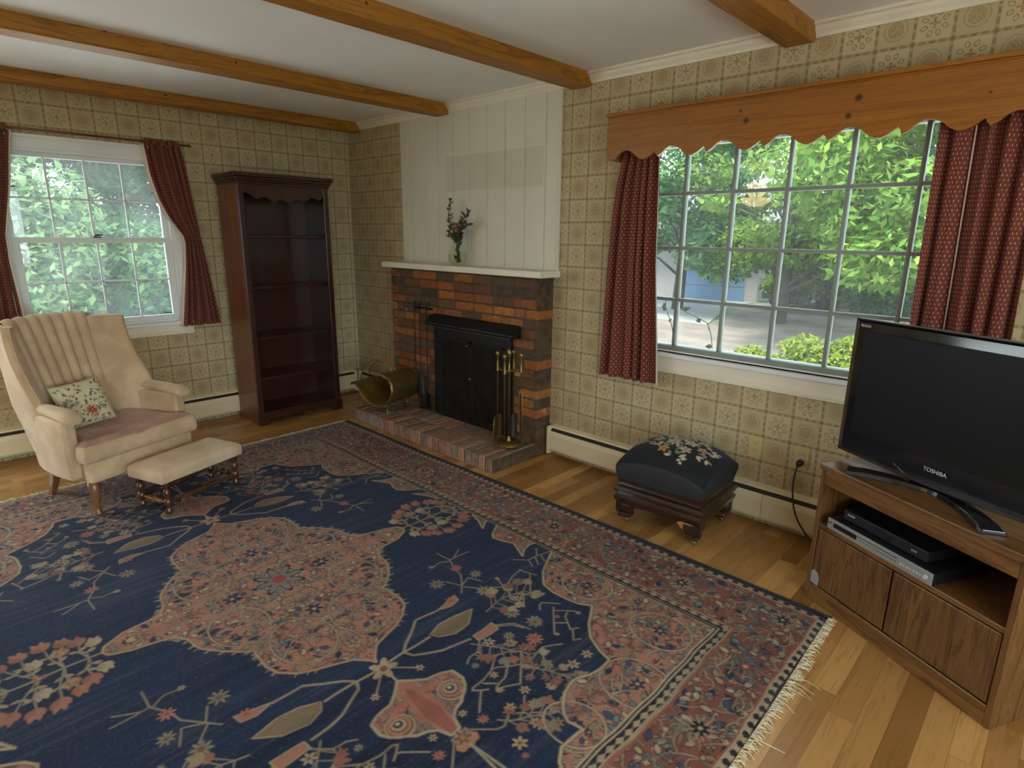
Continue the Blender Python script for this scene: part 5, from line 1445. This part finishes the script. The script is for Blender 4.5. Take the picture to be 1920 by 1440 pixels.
mb = MB(); mb.box(.138, .30, -.0018, .001, .024, .034); mb.build('disc_tray', M['silver'], p)
mb = MB()
for q in range(7): mb.box(.315 + q * .012, .322 + q * .012, -.002, .001, .02, .026)
mb.lathe([(.008, -.001), (.008, .003)], 12, Matrix.Translation((.408, -.003, .026)) @ Matrix.Rotation(R(-90), 4, 'X')); mb.build('control_knob', M['greylabel'], p)
lettering('DVD', .008, M['blackplastic'], p, (.012, -.0012, .030), (R(90), 0, 0))
p = player('disc_player', 'smaller black disc player stacked on the silver one in the cabinet', .10, .035, .393, .345, .22, .042, M['blackplastic'], None)
lettering('SONY', .013, M['greylabel'], p, (.035, -.001, .028), (R(90), 0, 0)); lettering('DVD', .010, M['greylabel'], p, (.295, -.001, .022), (R(90), 0, 0))
mb = MB()
for q in range(4): mb.box(.14 + q * .012, .146 + q * .012, -.0012, .001, .026, .030)
mb.lathe([(.008, 0), (.008, .004)], 12, Matrix.Translation((.20, -.003, .018)) @ Matrix.Rotation(R(-90), 4, 'X')); mb.build('control_knob', M['tvblack'], p)

# ------------------------------------------------------------------ television
b = R(-27)
dx, dy = math.cos(b), math.sin(b)
L0 = (4.270, -.412)
TV = thing('television', 'flat black television on a curved two legged stand on top of the cabinet', 'television', (L0[0] + .4 * dx, L0[1] + .4 * dy, CHt), b)
mb = MB()
zb, zt = .038, .572
def outl(d, sag):
    pts = [(-.40 + d, zt - d), (.40 - d, zt - d)]
    for i in range(21):
        x = (.40 - d) * (1 - 2 * i / 20); pts.append((x, zb + d - sag * (1 - (x / .4) ** 2)))
    return pts
sec = outl(0, .012)
mb.loft([[(x, y, z) for x, z in outl(d, .012)] for y, d in ((.0, .004), (-.006, .0), (-.0, .0), (.02, .0))][1:] , True, True, True)
mb.v = []; mb.f = []
mb.loft([[(x, y, z) for x, z in outl(d, .012)] for y, d in ((.004, .012), (-.004, .003), (.0, .0), (.022, .0))], True, True, True)
mb.build('bezel', M['tvblack'], TV, smooth=True, auto=30)
mb = MB(); mb.loft([[(x, y, z) for x, z in ((-w, h1), (w, h1), (w, h0), (-w, h0))] for y, w, h0, h1 in ((.022, .39, .05, .56), (.06, .36, .08, .53), (.085, .25, .12, .45))]); mb.build('back_shell', M['blackplastic'], TV, bevel=.006)
mb = MB(); mb.box(-.353, .353, -.0045, .002, .128, .527); mb.build('screen', M['tvscreen'], TV)
lettering('TOSHIBA', .020, M['greylabel'], TV, (0.0, -.0048, .089), (R(90), 0, 0))
lettering('REGZA', .014, M['greylabel'], TV, (-.352, -.0048, .548), (R(90), 0, 0))
mb = MB(); mb.box(-.40, .40, .0, .02, zt - .001, zt + .002); mb.build('top_edge', plain('grey_top_edge', (.10, .11, .11), .3), TV)
mb = MB(); rings = []
for i in range(25):
    f = i / 24 * 2 - 1; x = f * .265; y = .03 - .125 * abs(f) ** 1.6
    w = .028 + .010 * abs(f); h = .018 if abs(f) < .9 else .014
    nx, ny = .125 * 1.6 * abs(f) ** .6 * (1 if f > 0 else -1) / .265, 1.0; l = math.hypot(nx, ny); nx /= l; ny /= l
    rings.append([(x - nx * w, y - ny * w, .0), (x + nx * w, y + ny * w, .0), (x + nx * w * .8, y + ny * w * .8, h), (x - nx * w * .8, y - ny * w * .8, h)])
mb.loft(rings); mb.build('stand', M['tvblack'], TV, bevel=.003, seg=2)
mb = MB(); mb.box(-.10, .10, .022, .055, .012, .14); mb.build('stand_neck', M['tvblack'], TV, bevel=.004)

# ------------------------------------------------------------------ outlets, plug and cord
def outlet(label, x, z):
    t = thing('wall_outlet', label, 'outlet', (x, 0, z), 0, 'wall outlets')
    mb = MB(); mb.box(-.035, .035, -.006, 0, -.057, .057); pl = mb.build('cover_plate', M['ivoryplate'], t, bevel=.003)
    for dz in (-.02, .02):
        mb = MB(); mb.box(-.015, .015, -.0085, -.005, dz - .013, dz + .013); s_ = mb.build('socket', M['ivoryplate'], t, bevel=.002)
        mb = MB(); mb.box(-.007, -.005, -.009, -.008, dz - .004, dz + .005); mb.box(.005, .007, -.009, -.008, dz - .004, dz + .005); mb.build('slot', M['slotdark'], s_)
outlet('empty wall outlet above the heater between ottoman and plug', 3.79, .405)
outlet('wall outlet with a black plug beside the television cabinet', 4.02, .405)
t = thing('power_cord', 'black power cord plugged into the outlet beside the television cabinet', 'cord')
mb = MB(); mb.lathe([(.016, 0), (.017, .02), (.012, .034), (.006, .042)], 12, Matrix.Translation((4.02, -.007, .385)) @ Matrix.Rotation(R(100), 4, 'X')); mb.build('plug', M['blackplastic'], t, smooth=True)
mb = MB(); mb.tube(bez((4.02, -.045, .38), (4.01, -.085, .30), (4.035, -.09, .2), 8)[:-1] + bez((4.035, -.09, .2), (4.06, -.10, .08), (4.2, -.12, .012), 10) + bez((4.2, -.12, .012), (4.35, -.08, .010), (4.5, -.05, .010), 6)[1:], .0042, 8); mb.build('cable', M['blackplastic'], t, smooth=True)
# ------------------------------------------------------------------ garden, street and trees outside
GZ = -.62
def gslab(name, mb, mat, label): return struct(name, mb, mat, None, label)
gslab('ground', MB().box(-45, 45, -30, 60, GZ - .2, GZ), M['lawn'], 'lawn around the house')
gslab('terrain_bounce_gravel', MB().box(-7.0, 13, -16, 5.4, GZ - .05, GZ + .01), M['gravel'], 'unseen white gravel added round the house to bounce light indoors')  # out-of-view pale slab added to reflect sunlight up through the windows
def flat(poly, z): mb = MB(); mb.prism(poly, GZ - .05, z, 'z'); return mb
gslab('road', flat([(-30, 11.6), (-1.6, 10.6), (-3.0, 15.0), (-2.6, 22), (-30, 22)], GZ + .02), M['asphalt'], 'pale driveway outside the picture window')
gslab('path', flat([(-9, 5.0), (1.4, 5.6), (1.2, 7.0), (-.3, 7.6), (-9, 8.2)], GZ + .03), M['asphalt'], 'pale path below the picture window')
gslab('terrain_bed', flat([(-9, 8.1), (-.3, 7.5), (1.3, 6.9), (3.5, 7.2), (3.2, 15.6), (-2.6, 15.2), (-1.5, 10.5), (-9, 11.2)], GZ + .028), M['dirt'], 'bare mulch bed outside the picture window')

NPR = np.random.RandomState(17)
def leaf_cloud(name, blobs, n, size, mat, parent, flat_=.5, thick=.5):
    """thousands of single folded leaves scattered through a set of ellipsoid boughs"""
    w = np.array([b[3] * b[4] * b[5] for b in blobs]) ** .75; w /= w.sum()
    k = NPR.choice(len(blobs), n, p=w); B = np.array(blobs)[k]
    d = NPR.randn(n, 3); d /= np.linalg.norm(d, axis=1)[:, None]
    r = (1 - thick * NPR.rand(n) ** 1.6)[:, None]
    c = B[:, :3] + d * r * B[:, 3:6]
    nrm = d * .6 + NPR.randn(n, 3) * .55 + np.array([0, 0, .7]); nrm /= np.linalg.norm(nrm, axis=1)[:, None]
    t = np.cross(nrm, NPR.randn(n, 3)); t /= np.linalg.norm(t, axis=1)[:, None]; b = np.cross(nrm, t)
    s = (size * (.6 + .8 * NPR.rand(n)))[:, None]
    V = np.stack([c - t * s, c + b * s * .42 - nrm * s * .1, c + t * s, c - b * s * .42 - nrm * s * .1], 1).reshape(-1, 3)
    me = bpy.data.meshes.new(name); me.vertices.add(len(V)); me.vertices.foreach_set('co', V.astype(np.float32).ravel())
    me.loops.add(4 * n); me.loops.foreach_set('vertex_index', np.arange(4 * n, dtype=np.int32))
    me.polygons.add(n); me.polygons.foreach_set('loop_start', np.arange(0, 4 * n, 4, dtype=np.int32)); me.update(calc_edges=True)
    tone = np.repeat(np.clip(.5 + .28 * NPR.randn(n), 0, 1), 4)
    at = me.color_attributes.new('tone', 'FLOAT_COLOR', 'POINT'); buf = np.ones((4 * n, 4), np.float32); buf[:, :3] = tone[:, None]; at.data.foreach_set('color', buf.ravel())
    me.materials.append(mat)
    o = bpy.data.objects.new(name, me); COL.objects.link(o); o.parent = parent
    return o
def tree(label, x, y, h, cr, low, n, size, mat, trunk=.16, group='trees outside the windows', nb=26, seed=1, lean=0):
    t = thing('tree', label, 'tree', (x, y, GZ), 0, group); r = random.Random(seed)
    mb = MB(); mb.tube([(0, 0, 0), (.05 + lean * .2, .03, h * .3), (-.05 + lean * .6, 0, h * .6), (.1 + lean, .05, h * .9)], [trunk * 1.25, trunk, trunk * .7, trunk * .2], 10); mb.build('trunk', M['bark'], t, smooth=True)
    blobs = []
    mb = MB()
    for i in range(nb):
        a = r.uniform(0, 2 * PI); f = r.random(); z = low + (h - low) * f
        prof = .45 + .55 * math.sin(PI * min(1, .15 + f * .85)) ** .7
        d = cr * prof * (.35 + .65 * r.random() ** .5); q = cr * r.uniform(.22, .40)
        bx_, by_ = d * math.cos(a) + lean * f, d * math.sin(a)
        blobs.append((bx_, by_, z, q, q, q * r.uniform(.5, .75)))
        if i % 2 == 0: z0_ = max(low * .6, z - d * .6); mb.tube([(lean * f * .5, 0, z0_), (bx_ * .5, by_ * .5, z0_ + (z - z0_) * .7), (bx_, by_, z)], [trunk * .35, trunk * .22, .012], 5)
    mb.build('branches', M['bark'], t, smooth=True)
    leaf_cloud('crown', blobs, n, size, mat, t)
    return t
G = 'trees outside the windows'
# beyond the sash window
tree('broad pale green tree straight outside the sash window', -8.8, -1.0, 4.9, 1.9, .0, 32000, .08, M['leaf_pale'], .12, seed=2, nb=46)
tree('leafy green tree outside the sash window on its right side', -9.6, 1.7, 4.7, 1.9, .0, 26000, .085, M['leaf_pale'], .12, seed=3, nb=44)
tree('deep green tree filling the left edge of the sash window view', -9.2, -4.0, 5.2, 2.0, .0, 12000, .085, M['leaf_deep'], .13, seed=4, nb=40)
tree('tall pale tree farther back behind the sash window trees', -12.6, .6, 6.4, 2.7, .0, 24000, .12, M['leaf_pale'], .16, seed=5, nb=46)
tree('wide distant tree farther back on the right of the sash window view', -13.2, 4.6, 6.2, 2.6, .0, 13000, .12, M['leaf_deep'], .16, seed=12, nb=46)
# beyond the picture window
tree('large maple with a thick trunk outside the right side of the picture window', 3.0, 10.4, 6.4, 2.7, 1.5, 24000, .085, M['leaf_maple'], .24, seed=6, nb=56)
tree('bright maple whose low boughs hang in the middle of the picture window', -.5, 12.2, 5.8, 2.2, 1.2, 20000, .085, M['leaf_maple'], .15, seed=7, nb=46)
tree('green tree at the left of the picture window above the garage', -3.7, 13.0, 5.6, 2.1, 1.6, 15000, .09, M['leaf_deep'], .14, seed=8, nb=40)
tree('tall deep green tree behind the maples across the driveway', 2.9, 18.9, 7.6, 3.4, .0, 22000, .14, M['leaf_deep'], .22, seed=9, nb=60)
tree('tall tree behind the pale garage', -9.0, 27, 9.0, 4.0, .5, 13000, .2, M['leaf_pale'], .22, seed=10, nb=46)
tree('big background tree at the right end of the picture window view', 6.6, 16.5, 7.8, 3.2, .0, 16000, .14, M['leaf_deep'], .2, seed=11, nb=54)
def shrub(label, x, y, rx, ry, h, n, size, mat, seed, nb=9, group='shrubs outside the picture window'):
    t = thing('shrub', label, 'shrub', (x, y, GZ), 0, group); r = random.Random(seed); blobs = []; mb = MB()
    for i in range(nb):
        a = r.uniform(0, 6.28); d = r.random() ** .5 * .75; z = h * r.uniform(.25, .75); q = r.uniform(.3, .5)
        blobs.append((rx * d * math.cos(a), ry * d * math.sin(a), z, rx * q, ry * q, h * q * .7)); mb.tube([(0, 0, 0), (rx * d * math.cos(a) * .6, ry * d * math.sin(a) * .6, z * .6), blobs[-1][:3]], [.02, .014, .006], 5)
    mb.build('stems', M['bark'], t, smooth=True); leaf_cloud('foliage', blobs, n, size, mat, t, thick=.8)
shrub('yellow green flowering shrub just outside the picture window behind the television', 2.55, 6.3, .95, .75, .78, 5000, .045, M['leaf_lime'], 1)
shrub('small sparse lime shrub left of the bigger one below the picture window', 1.35, 6.6, .5, .45, .42, 900, .04, M['leaf_lime'], 2)
shrub('dark green bank of shrubs across the mulch bed', 1.4, 15.6, 2.6, .9, 1.9, 7000, .10, M['leaf_deep'], 3, 16)
shrub('green bush beside the driveway under the middle maple', -1.5, 15.3, 1.2, .8, 1.5, 4000, .09, M['leaf_maple'], 4, 10)
shrub('tall pale shrub nearest the outside of the sash window', -7.2, -1.7, 1.5, 1.6, 3.3, 15000, .075, M['leaf_pale'], 6, 22, 'shrubs outside the sash window')
shrub('low green shrub outside the right side of the sash window', -7.4, .6, 1.3, 1.4, 2.4, 9000, .075, M['leaf_deep'], 7, 18, 'shrubs outside the sash window')
# spiky lime plant
t = thing('spiky_plant', 'pale spiky plant seen beside the right curtain of the picture window', 'plant', (3.05, 8.0, GZ))
mb = MB(); r = random.Random(3); mb.tube([(0, 0, 0), (0, 0, .55)], .02, 6); mb.build('stem', M['stem'], t, smooth=True)
mb = MB()
for i in range(26):
    a = r.uniform(0, 6.28); e = r.uniform(.2, 1.3); d = Vector((math.cos(a) * math.cos(e), math.sin(a) * math.cos(e), math.sin(e)))
    leafshape(mb, (0, 0, r.uniform(.35, .6)), d, (0, 0, 1) if e < 1 else (1, 0, 0), r.uniform(.3, .45), .03)
mb.build('leaves', M['leaf_lime'], t, fix=False)
# two vine shoots close against the outside of the picture window
def shoot(label, pts, n, sz, sd):
    t = thing('vine_shoot', label, 'plant', (0, 0, 0)); r = random.Random(sd); mb = MB(); P = []
    for a, b_, c in zip(pts[:-2:2], pts[1:-1:2], pts[2::2]): P += bez(a, b_, c, 10)
    mb.tube(P, .003, 5); mb.build('stem', M['stem'], t, smooth=True); mb = MB()
    for i in range(n):
        p = P[int((i + .5) / n * (len(P) - 1))]; leafshape(mb, p, (r.uniform(-1, 1), r.uniform(-.4, .4), r.uniform(-.6, .5)), (0, -1, .3), sz * r.uniform(.5, 1.2), sz * .3)
    mb.build('leaves', M['leaf_dark'], t, fix=False)
shoot('small vine shoot rising outside the lower left pane of the picture window', [(3.10, .24, -.615), (3.16, .24, .1), (3.13, .24, .60), (3.18, .24, .85), (3.10, .24, 1.0), (3.06, .24, 1.06), (3.08, .24, 1.10)], 7, .05, 1)
shoot('leafy vine shoot outside the second lower pane of the picture window', [(3.30, .26, -.615), (3.38, .26, .1), (3.36, .26, .58), (3.42, .26, .84), (3.34, .26, .98), (3.24, .26, 1.02), (3.12, .26, 1.06)], 10, .055, 2)

# garage with blue door
t = thing('garage', 'pale garage with a light blue door across the driveway', 'garage', (-4.7, 16.3, GZ), R(8))
mb = MB(); mb.box(-3.6, 1.9, 0, 6, 0, 2.5); mb.build('walls', M['garagewall'], t)
mb = MB(); mb.box(-.55, 1.5, -.03, .02, .02, 2.0); d = mb.build('garage_door', M['bluedoor'], t)
mb = MB()
for k in range(1, 4): mb.box(-.55, 1.5, -.036, -.03, k * .5 - .01, k * .5 + .01)
mb.build('panel_lines', M['roof'], d)
mb = MB(); mb.loft([[(x, -.5, 2.45), (x, 3, 3.9), (x, 6.5, 2.45), (x, 6.5, 2.6), (x, 3, 4.05), (x, -.5, 2.6)] for x in (-4.0, 2.8)]); mb.build('roof', M['roof'], t)
mb = MB(); mb.box(-4.0, 2.8, -.54, -.48, 2.35, 2.6); mb.build('eave_board', M['garagewall'], t)
t = thing('car', 'white car parked beside the garage door', 'car', (-1.0, 17.2, GZ), R(78))
mb = MB(); body = [(-2.0, .35), (-2.05, .75), (-1.5, .92), (-.9, 1.4), (.6, 1.42), (1.2, .98), (1.95, .85), (2.0, .4)]
mb.prism(body, -.8, .8, 'y'); mb.build('body', M['carwhite'], t, bevel=.06, seg=3)
mb = MB(); mb.prism([(-1.3, .95), (-.85, 1.33), (.55, 1.35), (1.0, .98)], -.81, .81, 'y'); mb.build('side_window', M['cardark'], t)
mb = MB(); mb.box(-2.08, -2.0, -.75, .75, .3, .55); mb.box(1.98, 2.06, -.75, .75, .3, .55); mb.build('bumper', M['cardark'], t)
for sx in (-1.25, 1.25):
    for sy in (-.75, .75): mb = MB(); mb.lathe([(.16, -.1), (.31, -.1), (.33, -.06), (.33, .06), (.31, .1), (.16, .1)], 20, Matrix.Translation((sx, sy, .33)) @ Matrix.Rotation(R(90), 4, 'X')); mb.build('wheel', M['tyre'], t, smooth=True, auto=40)

# ------------------------------------------------------------------ ceiling lamp behind the camera (seen reflected in the picture window)
t = thing('ceiling_lamp', 'lit glass bowl ceiling lamp hanging behind the camera', 'lamp', (1.55, -5.0, 0))
mb = MB(); mb.lathe([(.0, 1.86), (.08, 1.868), (.15, 1.90), (.19, 1.95), (.195, 1.965), (.185, 1.965), (.14, 1.91), (.0, 1.88)], 28); mb.build('glass_bowl', M['lampglow'], t, smooth=True)
mb = MB(); mb.tube([(0, 0, 1.88), (0, 0, H)], .010, 8); mb.lathe([(.05, H - .03), (.055, H)], 16); mb.build('lamp_stem', M['brass'], t, smooth=True)
ld = bpy.data.lights.new('lamp_bulb', 'POINT'); ld.energy = LAMP_W; ld.color = (1.0, .72, .42); ld.shadow_soft_size = .12
lo_ = bpy.data.objects.new('lamp_bulb', ld); COL.objects.link(lo_); lo_.location = (1.55, -5.0, 2.08)

# ------------------------------------------------------------------ daylight
w = bpy.data.worlds.new('overcast_sky'); scene.world = w; w.use_nodes = True
nt = w.node_tree; nt.nodes.clear()
bg = nt.nodes.new('ShaderNodeBackground'); out_ = nt.nodes.new('ShaderNodeOutputWorld')
tc = nt.nodes.new('ShaderNodeTexCoord'); sp_ = nt.nodes.new('ShaderNodeSeparateXYZ'); cr_ = nt.nodes.new('ShaderNodeValToRGB')
nt.links.new(tc.outputs['Generated'], sp_.inputs[0]); nt.links.new(sp_.outputs[2], cr_.inputs[0])
cr_.color_ramp.elements[0].position = .0; cr_.color_ramp.elements[0].color = (.80, .93, 1.0, 1)
cr_.color_ramp.elements[1].position = .9; cr_.color_ramp.elements[1].color = (.68, .86, 1.0, 1)
nt.links.new(cr_.outputs[0], bg.inputs[0]); bg.inputs[1].default_value = SKY; nt.links.new(bg.outputs[0], out_.inputs[0])
sd = bpy.data.lights.new('sun', 'SUN'); sd.energy = SUN; sd.angle = R(8); sd.color = (1.0, .95, .84)
so = bpy.data.objects.new('sun', sd); COL.objects.link(so); so.location = (5, -8, 14)
so.rotation_euler = Vector((-.22, .30, -1)).to_track_quat('-Z', 'Y').to_euler()
# light portals: sampling guides in the window openings
def portal(loc, rot, sx, sy):
    l = bpy.data.lights.new('window_portal', 'AREA'); l.shape = 'RECTANGLE'; l.size = sx; l.size_y = sy; l.cycles.is_portal = True
    o = bpy.data.objects.new('window_portal', l); COL.objects.link(o); o.location = loc; o.rotation_euler = rot
portal((3.81, .16, 1.4), (R(-90), 0, 0), 1.6, 1.14)
portal((-.16, -1.96, 1.39), (R(90), 0, R(-90)), .95, 1.15)
portal((7.36, -3.8, 1.15), (R(90), 0, R(90)), 5.0, 1.9); portal((-.16, -4.25, 1.12), (R(90), 0, R(-90)), 2.1, 1.95)

# ------------------------------------------------------------------ camera
F_, RT, UP = Vector((-0.66992463, 0.70124507, -0.24383669)), Vector((0.7212681, 0.69258166, 0.010147)), Vector((-0.17599236, 0.1690739, 0.96976322))
cam = bpy.data.cameras.new('camera'); cam.sensor_width = 36; cam.sensor_fit = 'HORIZONTAL'; cam.lens = 1111.2 / 1920 * 36; cam.clip_start = .02; cam.clip_end = 300
co_ = bpy.data.objects.new('camera', cam); COL.objects.link(co_)
m = Matrix((RT, UP, -F_)).transposed().to_4x4(); m.translation = (4.89, -3.0, 1.465); co_.matrix_world = m
scene.camera = co_
vs = scene.view_settings; vs.view_transform = 'Standard'; vs.look = 'None'; vs.gamma = 1; vs.exposure = EXPOSURE; vs.use_curve_mapping = False
cy = scene.cycles; cy.max_bounces = 10; cy.diffuse_bounces = 6; cy.glossy_bounces = 4; cy.transmission_bounces = 6; cy.transparent_max_bounces = 12
cy.caustics_reflective = False; cy.caustics_refractive = False; cy.sample_clamp_indirect = 8.0
